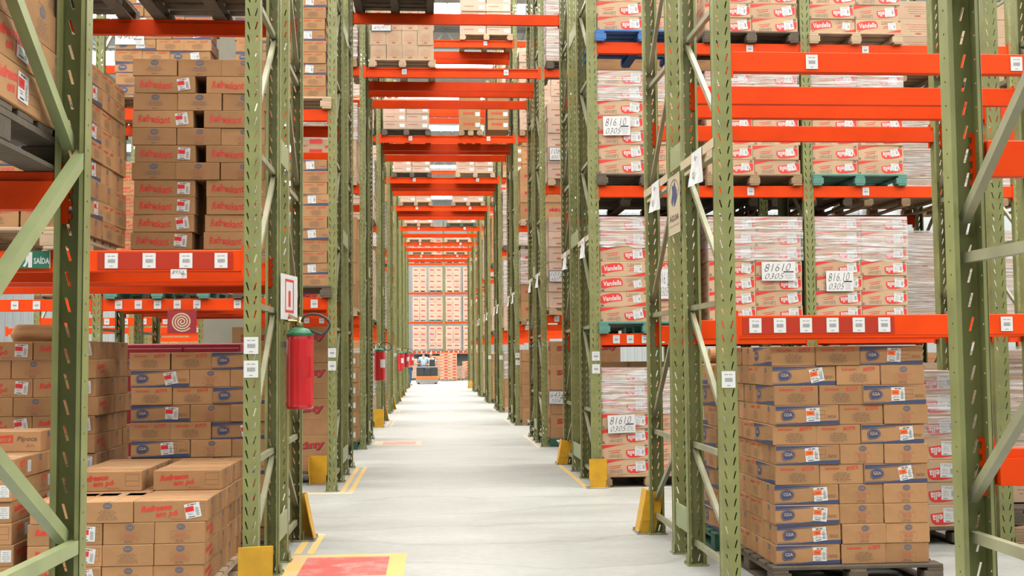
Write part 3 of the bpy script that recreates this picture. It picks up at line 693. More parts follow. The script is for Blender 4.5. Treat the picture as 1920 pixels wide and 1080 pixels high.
# deeper stock seen past the right loads
DEEP = .00001
def mass(d, x, y, z, cols, n, deep=2, sc=(1, 1, 1)):
    L, S, H = DES[d][0]*sc[0], DES[d][1]*sc[1], DES[d][2]*sc[2]
    for i in range(n):
        for c in range(cols):
            for k in range(deep): place_box(d, x+c*L, y+k*S, z+i*H, 'L', 'R', sc, 'stock', 'x', DEEP)
for li, z in enumerate([0]+LV_R):
    for xx in (5.55, 6.85):
        if xx < 6 or li > 0:
            pallet(xx, Y2+gapC(2)-.05, z, f"pallet on the rear right racks, {['floor', 'lowest beam', 'second beam', 'third beam'][li]}, {'nearer' if xx < 6 else 'farther'} one, second row", 'wood', 1.1, parts=False)
            mass('kraft', xx+.02, Y2+gapC(2), z+PH, 2 if xx < 6 else 3, 5 if li < 3 else 4, 2, (1.3, 1.2, 1))
            if li in (1, 2): film(f"clear film over the rear right load, {['', 'lowest', 'second'][li]} beam, {'nearer' if xx < 6 else 'farther'} one", xx, Y2+gapC(2), z+PH, xx+1.08, Y2+gapC(2)+.8, z+PH+1.2)
pallet(4.35, 8.40, 0, 'wooden pallet on the floor at the far right, first row', 'wood', 1.2); pallet(4.33, 8.40, .14, 'upper wooden pallet stacked at the far right floor', 'wood_dark', 1.2)
mass('kraft', 4.40, 8.6, .28, 3, 5, 2); film('clear film round the brown cartons at the far right', 4.38, 8.58, .5, 5.62, 9.25, 1.48, 'film_thin')
for li, z in enumerate([0]+LV_R):
    for c_, xx in enumerate((1.95, 3.13, 4.36)):
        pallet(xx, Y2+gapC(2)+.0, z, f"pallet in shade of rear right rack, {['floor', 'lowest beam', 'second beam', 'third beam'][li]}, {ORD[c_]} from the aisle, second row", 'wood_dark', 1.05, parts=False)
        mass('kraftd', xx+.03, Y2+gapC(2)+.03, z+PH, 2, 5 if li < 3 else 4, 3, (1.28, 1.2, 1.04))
# left of the aisle, first row
Yc = Y1+gapC(1)-.02
pallet(-2.18, Yc, LV_L[0], 'wooden pallet under the red-lettered stack on the left beam', 'wood', 1.05)
stack('upper left rack stack', 'refk', -1.175, Yc, LV_L[0]+PH, 11, ['LgL']*4+['ssS', 'LgL', 'ssS', 'LgL', 'SSS', 'LgL', 'sSS'], '', 'L', stk=('label_red', 1, .81), sw=.8)
for i in range(22): place_box('refk', -1.60 if i % 2 else -2.1, Yc+.45, LV_L[0]+PH+(i//2)*.125, 'L', 'L', (1, 1, 1), 'x', 'x', .0001)  # rear cartons added across the back to darken the gaps in front
pallet(-2.15, Yc, 0, 'wooden pallet under the striped cartons at left rear floor', 'wood', 1.05)
stack('left rear floor stack', 'gsa', -1.125, Yc, PH, 11, ['LSS', 'ssL'], '', 'L', stk=('label_red', .95), low=5)
pallet(-2.36, 6.72, 0, 'pale pallet under the low left carton pile', 'wood_pale', 1.08, 1.3)
pl = 'low left pile'
stack(pl, 'refp', -1.30, 6.80, PH, 4, ['SSL', 'SsL', 'SSL', 'Lss'], ['SSS', 'SSS', 'SSS', 'SSSS'], 'L', stk=('label_red', 1, .80))
for r_ in range(3):
    for c_ in range(2):
        if r_ or True:
            place_box('refp', (-1.72, -2.21)[c_], 7.32+r_*.292, PH+4*.1235, 'L', 'L', (1, 1, 1), f"plain-topped drink carton, {['right', 'left'][c_]} column, {['front', 'second', 'rear'][r_]} one on the low left pile", 'top cartons of the low left pile', 1 if r_ == 0 else .35)
for r_ in range(3): place_box('refp', -1.72-.42, 7.09+r_*.29, PH+3*.1235, 'L', 'L', (1, 1, 1), f'inner carton {r_} of the low left pile', 'x', .0001)
pallet(-3.45, 6.80, 0, 'wooden pallet at the lower left edge of view', 'wood', 1.08)
stack('left edge pile', 'edge', -2.40, 6.86, PH, 6, ['SSL', 'SSL', 'LSS'], ['LSS', 'SSS', 'SSS'], 'L', stk=('plain', 1), look='badge-printed carton')
place_box('sante', -2.42-.44, 7.35, PH+6*.1235, 'L', 'L', (1.05, 1, 1.05), 'single badge-printed carton lying on top of the left edge pile', 'x', 2)
pallet(-3.45, Yc, 0, 'wooden pallet of the wrapped-top stack at left', 'wood', 1.08)
stack('bundle-topped left stack', 'refp', -2.34, Yc, PH, 11, ['LL', 'SSS', 'LL', 'SSS'], ['SS', 'SSS', 'SS', 'SSS'], 'L', sc=(1.02, 1, 1.06), stk=('label_red', 1, .82), low=4)
# brown paper bundle
bm_ = MB(); R_ = random.Random(5); P_ = []; nx_, nz_ = 12, 5
for k in range(nz_+1):
    for i in range(nx_*2):
        a = 2*math.pi*i/(nx_*2); rr = (1-.25*abs(k/nz_-.4)); P_.append((-2.80+.20*math.copysign(abs(math.cos(a))**.5, math.cos(a))*rr+R_.uniform(-.008, .008), 8.52+.16*math.copysign(abs(math.sin(a))**.5, math.sin(a))*rr+R_.uniform(-.008, .008), PH+11*.1309+k*.024+R_.uniform(-.004, .004)))
N_ = nx_*2; bm_.add(P_, [(k*N_+i, k*N_+(i+1) % N_, (k+1)*N_+(i+1) % N_, (k+1)*N_+i) for k in range(nz_) for i in range(N_)]+[tuple(nz_*N_+i for i in range(N_))], 'card')
tag(bm_.build('paper_bundle', smooth=True), 'crumpled brown paper bundle lying on the left stack', 'bundle')
pallet(-3.25, Y1-.08, LV_L[0], 'wooden pallet on the left beam above the exit sign', 'wood_pale', 1.1)
stack('left beam dim stack', 'gsa', -2.13, Y1-.02, LV_L[0]+PH, 9, ['SSL', 'LSS'], ['SSS', 'LSS'], 'L', w=.6, stk=('label_red', .9))
# closest stock at upper left
pallet(-2.25, 2.70, LV_L[0]-.04+.0, 'weathered pallet closest to the viewer at upper left', 'wood_dark', 1.05, 1.2)
stack('closest upper left stack', 'refp', -1.20, 2.76, LV_L[0]-.04+PH, 6, ['SS', 'SS'], ['LS', 'LS', 'SSS'], 'L', stk=('label_red', 1, .83), w=1)
beam(-3.6, -1.20, 3.81-.02, 2.045, 'closest orange shelf beam at the left edge of view', back=True, conns=(0, 1))
beam(1.895, 4.3, 3.81-.02, 2.16, 'closest orange shelf beam at the right edge, upper one', back=True, conns=(1, 0))
beam(1.895, 4.3, 3.81-.02, 1.118, 'closest orange shelf beam at the right edge, lower one', back=True, conns=(1, 0))
pallet(-2.2, Yc, 4.155, 'pallet overhead on the rear left beam, beside the aisle', 'wood_dark', 1.05, 1.2)
pallet(-3.42, Yc, 4.155, 'pallet overhead on the rear left beam, away from the aisle', 'wood_dark', 1.05, 1.2)
side_beams(1, 'L', [0, LV_L[1]][1:], 'AB', 0, pxc(1, 'L'), .09, lv0=1)  # out-of-view front beams, added overhead for the shade they cast
for q_, xx in enumerate((-3.42,)):
    pallet(xx, Y1-.05, 4.155, f"unseen shade-casting pallet added on the front left beam, away from the aisle", 'wood_dark', 1.05, 1.2); mass('gsa', xx+.04, Y1, 4.285, 2, 1, 3)  # out-of-view pallet and cartons, added only to shade the row below
mass('gsa', -2.16, Yc, 4.285, 2, 3, 3); mass('gsa', -3.38, Yc, 4.285, 2, 3, 3)
# second row, left
pallet(-2.12, Y2-.04, LV_L[0], 'weathered pallet on lowest left beam beside the aisle, second row', 'wood_dark', 1.05)
stack('second row left beam stack', 'gsa', -1.105, Y2, LV_L[0]+PH, 11, ['SSL', 'LSS', 'SSL'], ['SS', 'SSS'], 'L', sc=(1, 1, 1.02), stk=('plain', 1, .55), ncols=1, sw=.1, w=.9, sidefill=3)
pallet(-2.12, Y2-.04, LV_L[1], 'pale pallet on second left beam beside the aisle, second row', 'wood_pale', 1.05)
stack('second row left upper stack', 'gsa', -1.135, Y2, LV_L[1]+PH, 14, ['SSL', 'SLS', 'LSS'], ['SS', 'SSS'], 'L', sc=(1, 1, 1.02), stk=('plain', 1, .55), w=.5, sidefill=3)
pallet(-3.48, Y2-.04, LV_L[1], 'pallet on second left beam away from the aisle, second row', 'wood', 1.08)
stack('upper left distant stack', 'gsa', -2.37, Y2, LV_L[1]+PH, 14, ['SSL', 'LSS'], '', 'L', sc=(1.05, 1.05, 1.02), stk=('plain', 1, .62), w=.35)
for i, xx in enumerate((-2.15, -3.45, -4.7)): pallet(xx, Y2+gapC(2)-.3 if i else Y2+.05, LV_L[0], f"{['teal', 'grey', 'brown'][i]} pallet low on the left beam behind the first row", ('pal_teal', 'wood_dark', 'wood')[i], 1.05) if i else None
pallet(-3.46, Y2-.04, LV_L[0], 'teal empty pallet on the lowest left beam, second row', 'pal_teal', 1.08)
mass('refp', -3.44, Y2+.02, LV_L[0]+PH, 1, 11, 2)
pallet(-2.30, 13.36, 0, 'dark pallet under the tall kraft cartons, second row left', 'wood_dark', 1.15)
stack('second row left floor', 'skiny', -1.17, 13.42, PH, 4, 'LL', '', 'L', w=1, sc=(1, 1, 1.14), look='big red-word carton')
# third row right, floor: tall kraft cartons on a green pallet
pallet(1.88, Y3-.03, 0, 'green pallet under tall kraft cartons, third row right', 'pal_green', 1.15)
stack('third row right floor', 'skiny', 1.90, Y3, PH, 4, 'LL', '', 'R', w=1, sc=(1, 1, 1.05), look='big red-word carton')
# above the aisle, third row: square pale cartons
pallet(-.955, Y3-.05, 6.05, 'wooden pallet above the aisle, third row', 'wood_pale', 1.06)
stack('load above aisle', 'cube', -.935, Y3, 6.05+PH, 4, 'LLLL', '', 'R', w=1, look='square pale carton')
for i in range(4):
    for j in range(4):
        for k in (1, 2): place_box('cube', -.935+j*.253, Y3+k*.255, 6.18+i*.24, 'L', 'R', (1, 1, 1), 'x', 'x', DEEP)
# ------------------------------------------------------------------ far stock: light boxes, all of it beyond the 300 largest
FAR = MB()
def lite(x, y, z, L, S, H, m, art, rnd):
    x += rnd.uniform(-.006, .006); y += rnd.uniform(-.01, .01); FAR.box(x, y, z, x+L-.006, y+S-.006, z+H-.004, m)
    f = Face(FAR, (x, y, z), (1, 0, 0), (0, 0, 1), .002)
    if art == 'skiny': f.text('skiny', L*.5, H*.55, L*.62, 'skin_red', h=H*.28, bold=.07)
    elif art == 'kraft': f.rect(L*.2, H*.55, L*.8, H*.6, 'red_faint'); f.rect(L*.38, H*.15, L*.62, H*.26, 'red_faint')
    elif art == 'white': f.rect(L*.7, H*.25, L*.92, H*.7, 'white'); f.rect(L*.1, H*.6, L*.5, H*.66, 'red_faint')
    elif art == 'flag': f.poly([(0, H*.95), (L*.5, H*.95), (0, H*.7)], 'red_lamen'); f.rect(L*.5, H*.12, L*.9, H*.6, 'red_lamen')
    elif art == 'mobel': f.text('mobel', L*.42, H*.55, L*.5, 'red', bold=.04); f.rect(L*.74, H*.25, L*.95, H*.62, 'white')
def far_load(x, y, z, kind, w, h, rnd, depth=1.1):
    """x: left edge"""
    L, S, H, m, art = {'kraft': (.36, .3, .24, 'card_far_hazed', 'kraft'), 'dark': (.36, .3, .24, 'card', 'kraft'), 'flat': (.5, .35, .165, 'card_far_hazed', 'white'), 'skiny': (.52, .4, .36, 'card', 'skiny'),
                       'flag': (.5, .35, .17, 'card_lamen', 'flag'), 'mobel': (.46, .35, .23, 'card', 'mobel'), 'sk2': (.5, .4, .36, 'card_far_hazed', 'skiny')}[kind]
    n = max(1, int(h/H)); c = max(1, round(w/L)); L = w/c; r = max(1, int(depth/S)); S = depth/r
    for i in range(n):
        for a in range(c):
            for b in range(r):
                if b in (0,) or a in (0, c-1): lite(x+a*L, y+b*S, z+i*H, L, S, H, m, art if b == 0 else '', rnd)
    return n*H
RF = random.Random(11); kinds = ['kraft', 'dark', 'flat', 'skiny', 'kraft', 'flag', 'mobel']
PM = ['wood', 'wood_pale', 'wood_dark', 'pal_green']
for n in range(3, 10):
    for sd in 'LR':
        levels = [0]+LV_L[:3]+([LV_L[3]] if n < 7 else [])
        for li, z in enumerate(levels):
            if n == 3 and sd == 'R' and li == 0: continue
            if li == 4 and RF.random() < .3: continue
            x = XR+.13 if sd == 'R' else XL-.13-1.0; y = rowY(n)-.03
            lv = ['floor', 'lowest beam', 'second beam', 'third beam', 'fourth beam'][li]
            pallet(x, y-.03, z, f'pallet beside the aisle, {SIDE[sd]} side, {lv}, {ROWN[n]}', RF.choice(PM), 1.0, parts=False)
            k = RF.choice(kinds) if not (n == 3 and sd == 'R') else ['skiny', 'kraft', 'kraft', 'kraft'][min(li, 3)]
            hh = far_load(x, y, z+PH, k, 1.0, RF.uniform(1.25, 1.7) if li else 1.5, RF)
            if RF.random() < .45 and n < 6: film(f'clear film on the aisle-side load, {SIDE[sd]} side, {lv}, {ROWN[n]}', x, y, z+PH+hh*RF.choice((.0, .35, .5)), x+1.0, y+1.1, z+PH+hh, seed=n*7+li)
# loads on the beams that bridge the aisle
def over(n, z, x, w, kind, h, pm, tier, hv):
    pallet(x-.03, rowY(n)-.05, z, f'pallet bridging above the aisle, {hv} side, {tier} tier, {ROWN[n]}', pm, w+.06, parts=n < 4); far_load(x, rowY(n), z+PH, kind, w, h, RF, 1.1)
over(4, 6.05, -.96, .96, 'flat', .75, 'wood_dark', 'lower', 'left'); over(4, 6.05, .64, .44, 'mobel', .95, 'wood', 'lower', 'right')
far_load(1.22, rowY(4), 6.18, 'mobel', .44, .95, RF)
over(4, 8.08, .68, 1.05, 'flat', 1.2, 'wood_pale', 'upper', 'right')
pallet(-.98, Y2+gapC(2), 6.05, 'pallet bridging above the aisle, left side, rear of second row', 'wood_dark', 1.05); far_load(-.95, Y2+gapC(2), 6.18, 'flat', 1.0, 1.0, RF, 1.1)
over(5, 6.05, -.93, .95, 'flat', .35, 'wood_dark', 'lower', 'left'); over(5, 6.05, .7, .95, 'flat', .5, 'wood_pale', 'lower', 'right')
over(6, 6.05, -.9, .95, 'flat', .4, 'wood', 'lower', 'left'); over(6, 6.05, .7, .95, 'flat', .4, 'wood', 'lower', 'right')
over(7, 6.05, -.9, 1.0, 'flat', .35, 'wood', 'lower', 'left'); over(7, 6.05, .62, 1.0, 'flat', .2, 'pal_green', 'lower', 'right')
over(8, 6.05, -.9, 1.0, 'flat', .17, 'wood_pale', 'lower', 'left'); over(8, 6.05, .62, 1.0, 'flat', .17, 'wood_pale', 'lower', 'right')
over(9, 6.05, -.85, 1.0, 'flat', .17, 'wood_pale', 'lower', 'left'); over(9, 6.05, .65, 1.0, 'flat', .17, 'wood_pale', 'lower', 'right')
# the rack across the far end
YB = 72.0
for i, xx in enumerate((-1.75, .84, 3.4)):
    t = thing('upright_frame', f"far end green rack frame, {['left', 'middle', 'right'][i]} one", 'rack frame', (xx, YB, 0)); link('post', POST[.11], t); link('post', POST[.11], t, (0, .98, 0), math.pi)
for li, z in enumerate((1.79, 3.62, 5.46, 7.3)):
    for i, (xa, xb) in enumerate(((-1.70, .79), (.90, 3.35))):
        beam(xa, xb, YB+.01, z, f"far end orange beam, {['left', 'right'][i]} bay, {['lowest', 'second', 'third', 'fourth'][li]} level", h=.13, tags=[xa+.25+.3*q for q in range(8)] if li == 0 else ())
for li, z in enumerate((1.79, 3.62, 5.46, 7.3)):
    for i, (xa, xb) in enumerate(((-1.1, -.22), (-.10, .78), (.96, 1.9), (2.05, 2.95))):
        far_load(xa, YB, z+PH, 'sk2', xb-xa, 1.5, RF)
        pallet(xa, YB-.02, z, f"far end pallet, {ORD[i]} from left, {['lowest', 'second', 'third', 'fourth'][li]} beam", 'pal_teal' if i == 1 else 'wood_pale', xb-xa, parts=False)
for i, (x, w, h, k, yy) in enumerate(((-1.7, .9, 1.2, 'kraft', 71), (-.05, .8, 1.45, 'flag', 69.6), (.55, 1.0, 1.62, 'flag', 67.5), (1.55, .5, .75, 'kraft', 69), (1.95, .9, 1.15, 'flag', 70))):
    pallet(x, yy, 0, f'far end floor pallet, {ORD[i]} from left', 'wood', w, parts=False); far_load(x, yy+.02, PH, k, w, h, RF)
mb = MB(); mb.box(-3.6, 72.9, 0, 3.6, 73, 1.6, 'truss'); tag(mb.build('mesh_back_panel'), 'dark back panel behind the lowest far end bay', 'panel')
# stock deep in the left opening behind the first row
far_load(-6.0, rowY(3), LV_L[0]+PH, 'kraft', 2.2, .9, RF); far_load(-3.4, rowY(4), LV_L[0]+PH, 'kraft', 2.2, .5, RF); far_load(-5.9, Y2, LV_L[0]+PH, 'flat', 2.1, 1.3, RF)
far_load(-3.3, rowY(5), 0, 'kraft', 2.0, 1.6, RF); far_load(-10.5, rowY(7), 0, 'dark', 8.5, 3.4, RF); far_load(-9.5, rowY(5), 0, 'kraft', 5.5, 1.7, RF); far_load(4.4, rowY(3), 1.9, 'flat', 2.1, 1.3, RF); far_load(4.4, rowY(3), 0, 'kraft', 2.1, 1.5, RF); far_load(4.4, rowY(3), 4.2, 'kraft', 2.1, 1.3, RF); far_load(6.8, rowY(3), 2.2, 'kraft', 2.2, 1.3, RF); far_load(6.8, rowY(3), 4.2, 'flat', 2.2, 1.3, RF); far_load(6.8, rowY(3), 0, 'dark', 2.2, 1.5, RF)
far_load(2.95, rowY(3), 4.2, 'kraft', 1.1, 1.3, RF); far_load(2.95, rowY(3), 2.2, 'flat', 1.1, 1.3, RF)
# ------------------------------------------------------------------ the boxes themselves
BOXES.sort(key=lambda b: -b['area'])
LIM = 300; REST = MB(); nth = 0
for b in BOXES:
    if nth < LIM and b['group'] != 'x' or b['label'].startswith('single'):
        nth += 1
        o = link('cardboard_box', proto_mesh(b['d'])); o.matrix_world = b['M']; tag(o, b['label'], 'box', None if b['group'] == 'x' else b['group'])
        if b['stick']:
            L, S, H = DES[b['d']][:3]; c, u, tilt, fb = b['stick']; s = link('shipping_label', STM[c], o)
            k = 1.0 if b['d'] != 'lamen' else 1.25
            if fb == 'F': s.matrix_local = Matrix.Translation((-L/2+u*L, .0, H*.52)) @ Matrix.Rotation(tilt, 4, 'Y') @ Matrix.Scale(k, 4)
            else: s.matrix_local = Matrix.Translation((L/2-u*L, S, H*.52)) @ Matrix.Rotation(math.pi, 4, 'Z') @ Matrix.Rotation(tilt, 4, 'Y') @ Matrix.Scale(k, 4)
    else:
        REST.merge(proto(b['d']), b['M'])
        if b['stick']:
            L, S, H = DES[b['d']][:3]; c, u, tilt, fb = b['stick']
            if fb == 'F': REST.merge(STK[c], b['M'] @ Matrix.Translation((-L/2+u*L, .0, H*.52)) @ Matrix.Rotation(tilt, 4, 'Y'))
            else: REST.merge(STK[c], b['M'] @ Matrix.Translation((L/2-u*L, S, H*.52)) @ Matrix.Rotation(math.pi, 4, 'Z') @ Matrix.Rotation(tilt, 4, 'Y'))
REST.merge(FAR, Matrix.Identity(4))
o = REST.build('distant_cartons'); tag(o, 'brown and pale cartons stocked on the farther and hidden parts of the racks', 'boxes', None, 'stuff')
print('BOXES', len(BOXES), 'things', nth, 'rest faces', len(REST.f))
# ------------------------------------------------------------------ small barcode tags on the posts
def post_tag(n, sd, pr, zs, back=False):
    f = FR[n, sd, pr]
    for z in zs: o = link('barcode_tag', TAG, f, (0, -.002, z)); o.scale = (1.12, 1, 1.12)
post_tag(1, 'L', 'AB', (1.515, 1.375)); post_tag(2, 'L', 'AB', (1.49, 1.35)); post_tag(2, 'R', 'AB', (1.43, 1.29)); post_tag(1, 'R', 'AB', (1.285,)); post_tag(4, 'L', 'AB', (1.5, 1.36)); post_tag(4, 'R', 'AB', (1.45, 1.3)); post_tag(5, 'R', 'AB', (1.4,)); post_tag(6, 'R', 'AB', (1.4,)); post_tag(6, 'L', 'AB', (1.5,))
# ------------------------------------------------------------------ yellow post guards
def guard(x, y, rz, label, lean=.0, h=.34):
    t = thing('post_guard', label, 'post guard', (x, y, 0), rz)
    mb = MB(); mb.bbox(-.12, -.05, 0, .12, .13, .010, 'steel', .002); mb.build('base_plate', t)
    mb = MB(); e = lean
    def plate(p0, p1, q1, q0):   # thick quad
        a = [Vector(v) for v in (p0, p1, q1, q0)]; n = (a[1]-a[0]).cross(a[3]-a[0]).normalized()*.006
        mb.add([*a, *[v+n for v in a]], [(0, 1, 2, 3), (7, 6, 5, 4), (0, 4, 5, 1), (1, 5, 6, 2), (2, 6, 7, 3), (3, 7, 4, 0)], 'yellow')
    plate((-.085, -.03, .01), (.085, -.03, .01), (.085, -.03-.3*e, h*.30), (-.085, -.03-.3*e, h*.30))
    plate((-.095, -.03-.3*e, h*.30), (.095, -.03-.3*e, h*.30), (.095, -.03-e, h), (-.095, -.03-e, h))
    plate((.085, -.03, .01), (.085, .10, .01), (.092, .10-.3*e, h*.30), (.092, -.03-.3*e, h*.30))
    plate((.095, -.03-.3*e, h*.30), (.095, .11-.3*e, h*.30), (.095, .11-e, h*.93), (.095, -.03-e, h))
    mb.build('guard_plate', t)
    mb = MB()
    for xx in (-.1, .1): mb.lathe([(.012, .01), (.012, .028), (.006, .032)], 'steel', 8, (xx, -.035))
    mb.build('anchor_bolt', t)
pi = math.pi
guard(-1.02, 6.78, .22, 'yellow post guard at the bottom edge, left of the aisle', .07, .37)
guard(-.955, 9.30, pi/2, 'yellow post guard leaning beside the red floor marking, left side', -.075, .36)
guard(-1.28, 13.30, pi, 'yellow post guard standing in front of the lowest big red-word cartons', 0, .32)
guard(-1.06, 23.7, 0, 'yellow post guard on the left, before the fourth row', 0, .38)
for n, nm in ((4, 'fourth'), (5, 'fifth'), (6, 'sixth'), (7, 'seventh'), (9, 'last')): guard(-.98, rowY(n)+gapC(n)+1.02, pi/2, f'yellow post guard at the rear of the {nm} row, left side', -.06)
guard(1.80, 12.44, 0, 'bright yellow post guard right of the aisle, second row front', .02, .32)
guard(1.70, 9.33, -pi/2, 'scuffed yellow post guard right of the aisle, rear of first row', -.07, .35)
guard(1.70, 15.24, -pi/2, 'yellow post guard right of the aisle, rear of second row', -.06, .33)
guard(1.80, rowY(9)-.1, 0, 'yellow post guard at the far right end of the aisle', 0)
# ------------------------------------------------------------------ painted floor markings
def paint(name, quads, label, cat='floor marking'):
    mb = MB()
    for i, (x0, y0, x1, y1, m) in enumerate(quads): mb.add([(x0, y0, .0015), (x1, y0, .0015), (x1, y1, .0015), (x0, y1, .0015)], [(0, 1, 2, 3)], m)
    tag(mb.build(name), label, cat)
paint('floor_marking', [(-.89, 7.72, -.30, 8.44, 'line_red'), (-1.0, 7.62, -.18, 7.72, 'line_yellow'), (-1.0, 8.44, -.18, 8.56, 'line_yellow'), (-1.0, 7.72, -.89, 8.44, 'line_yellow'), (-.30, 7.72, -.18, 8.44, 'line_yellow')], 'worn red painted rectangle with yellow border nearest the viewer')
paint('floor_marking', [(-.80, 19.05, -.25, 19.75, 'line_red_faded'), (-.94, 18.9, -.16, 19.05, 'line_yellow_faded'), (-.94, 19.75, -.16, 19.9, 'line_yellow_faded'), (-.94, 19.05, -.80, 19.75, 'line_yellow_faded'), (-.25, 19.05, -.16, 19.75, 'line_yellow_faded')], 'faded red painted rectangle on the floor farther down the aisle')
paint('floor_marking', [(-1.01, 8.6, -.955, 9.45, 'line_yellow'), (-.915, 8.6, -.86, 9.5, 'line_yellow'), (-1.3, 9.5, -.86, 9.56, 'line_yellow_faded')], 'pair of yellow painted lines beside the first left guard')
paint('floor_marking', [(-.975, 12.45, -.925, 15.15, 'line_yellow'), (-.88, 12.45, -.83, 15.2, 'line_yellow'), (-1.3, 12.3, -.83, 12.42, 'line_yellow_faded'), (-1.0, 15.2, -.83, 15.26, 'line_yellow_faded')], 'pair of yellow painted lines along the second left rack row')
for n in (4, 5): paint('floor_marking', [(-.95, rowY(n), -.90, rowY(n)+2.4, 'line_yellow_faded'), (-.85, rowY(n), -.80, rowY(n)+2.4, 'line_yellow_faded')], f'faded yellow lines along the left side, {ROWN[n]}')
for n in (2, 3, 4, 5): paint('floor_marking', [(1.66, rowY(n)-.1, 1.715, rowY(n)+2.7, 'line_yellow' if n == 2 else 'line_yellow_faded')], f'yellow painted line along the right side, {ROWN[n]}')
paint('floor_marking', [(1.9, 12.36, 4.1, 12.42, 'line_yellow_faded')], 'thin yellow line in front of the right floor load')
# ------------------------------------------------------------------ fire extinguishers
def extinguisher(x, y, z, label, s=1., hose=1):
    t = thing('fire_extinguisher', label, 'fire extinguisher', (x, y, z)); t.scale = (s, s, s)
    mb = MB(); mb.lathe([(.080, 0), (.092, .006), (.094, .02), (.0955, .028), (.094, .036), (.094, .47), (.091, .50), (.094, .502)], 'ext_red', 36); mb.build('cylinder', t, smooth=True)
    mb = MB(); mb.lathe([(.094, .50), (.090, .525), (.072, .545), (.045, .556), (.030, .56)], 'ext_green', 36); mb.build('shoulder', t, smooth=True)
    mb = MB(); mb.lathe([(.022, .555), (.022, .60), (.016, .605), (.016, .63)], 'brass', 14); mb.build('valve', t, smooth=True)
    mb = MB(); mb.bar((-.02, 0, .615), (-.12, -.01, .665), .022, .008, 'cream'); mb.bar((-.02, 0, .60), (-.11, -.01, .605), .022, .008, 'brass'); mb.bar((-.02, 0, .61), (.04, 0, .635), .02, .012, 'brass'); mb.build('handle', t)
    mb = MB(); pts = []
    for k in range(15):
        a = math.radians(200-k*22); pts.append((.10+.085*math.cos(a)*(1.25 if math.cos(a) > 0 else 1.0), -.02, .605+.062*math.sin(a)-k*.0035))
    mb.tube([(.02, 0, .60)]+pts[1:13]+[(.03, -.03, .555)], .0085, 'rubber', 8); mb.build('hose', t, smooth=True)
    mb = MB(); n = 8
    for k in range(n):
        a0, a1 = math.radians(-80+k*8), math.radians(-80+(k+1)*8); r = .0958
        mb.add([(r*math.cos(a0), r*math.sin(a0), .22), (r*math.cos(a1), r*math.sin(a1), .22), (r*math.cos(a1), r*math.sin(a1), .36), (r*math.cos(a0), r*math.sin(a0), .36)], [(0, 1, 2, 3)], 'white' if hose > 1 else 'ext_red')
    mb.build('instruction_label', t)
    mb = MB(); mb.box(-.13, .02, .42, -.09, .05, .46, 'steel'); mb.build('wall_bracket', t)
extinguisher(-.895, 7.98, 1.09, 'large red fire extinguisher with green shoulder hanging nearest on left post')
for i, (x, y, z, lb) in enumerate(((-.905, 20.62, 1.02, 'red fire extinguisher hanging on the left, third row rear post'), (-.905, 35.0, 1.02, 'red fire extinguisher with white label, third one down the aisle'), (-.90, 43.2, 1.05, 'small distant red fire extinguisher, fourth one down the aisle'), (-.85, 52.0, 1.05, 'farthest red fire extinguisher beside the pale last post'))): extinguisher(x, y, z, lb, 1.05, 2)
# fire extinguisher sign, a white plate on the left frame
t = thing('extinguisher_sign', 'white plate with red outlined symbol above the nearest fire extinguisher', 'sign', (-1.005, 7.80, 1.70))
mb = MB(); mb.bbox(0, 0, 0, .004, .38, .31, 'white', .001); f = Face(mb, (.0042, 0, 0), (0, 1, 0), (0, 0, 1)); f.frame(.09, .05, .29, .28, .018, 'red'); f.poly([(.14, .0+.01), (.24, .01), (.19, .045)], 'red'); f.rect(.165, .09, .215, .2, 'red'); mb.build('sign_plate', t)
t.rotation_euler = (0, 0, math.radians(-10))
# ------------------------------------------------------------------ paper street signs taped across the right frames
def tape_band(p, q, label, z=2.75):
    mb = MB(); mb.box(-.002, 0, -.03, .002, q-p, .03, 'cream'); mb.box(.012, 0, -.075, .014, q-p, -.05, 'cream')
    return thing('paper_street_sign', label, 'sign', (XR-.004, p, z)), mb
def street(n, pr, word, num, label):
    y0 = rowY(n) if pr == 'AB' else rowY(n)+gapC(n); t, mb = tape_band(y0+.02, y0+.96, label); mb.build('tape_band', t)
    R = random.Random(n*3+len(num)); mb = MB(); a = .30; w = .28; h = .235; nx = 6; V = []
    for j in range(5):
        for i in range(nx+1): V.append((-.006-.03*(j/4)**2*(i/nx)-.004*R.random()*j, a+w*i/nx-.012*j, .03-h*j/4))
    mb.add(V, [(j*(nx+1)+i, j*(nx+1)+i+1, (j+1)*(nx+1)+i+1, (j+1)*(nx+1)+i) for j in range(4) for i in range(nx)], 'white')
    f = Face(mb, (-.008, a+w, .03-h), (0, -1, 0), (0, 0, 1), .002)
    if word: f.text(word, w*.5, h*.78, .075, 'ink_dark', bold=.01)
    f.k = .022
    if num: f.text(num, w*.52, h*.28, .06, 'ink_dark', bold=.015)
    mb.build('paper_sheet', t)
street(1, 'AB', 'Rua', '02', 'white paper street sign with number 02 taped to the first right frame')
street(1, 'CD', 'Rua', '03', 'white paper street sign with number 03 taped behind the first one')
for n in range(2, 8):
    for pr in ('AB', 'CD'): street(n, pr, 'Rua' if n < 4 else '', '', f"small white paper street sign, {'front' if pr == 'AB' else 'rear'} frame, right side, {ROWN[n]}")
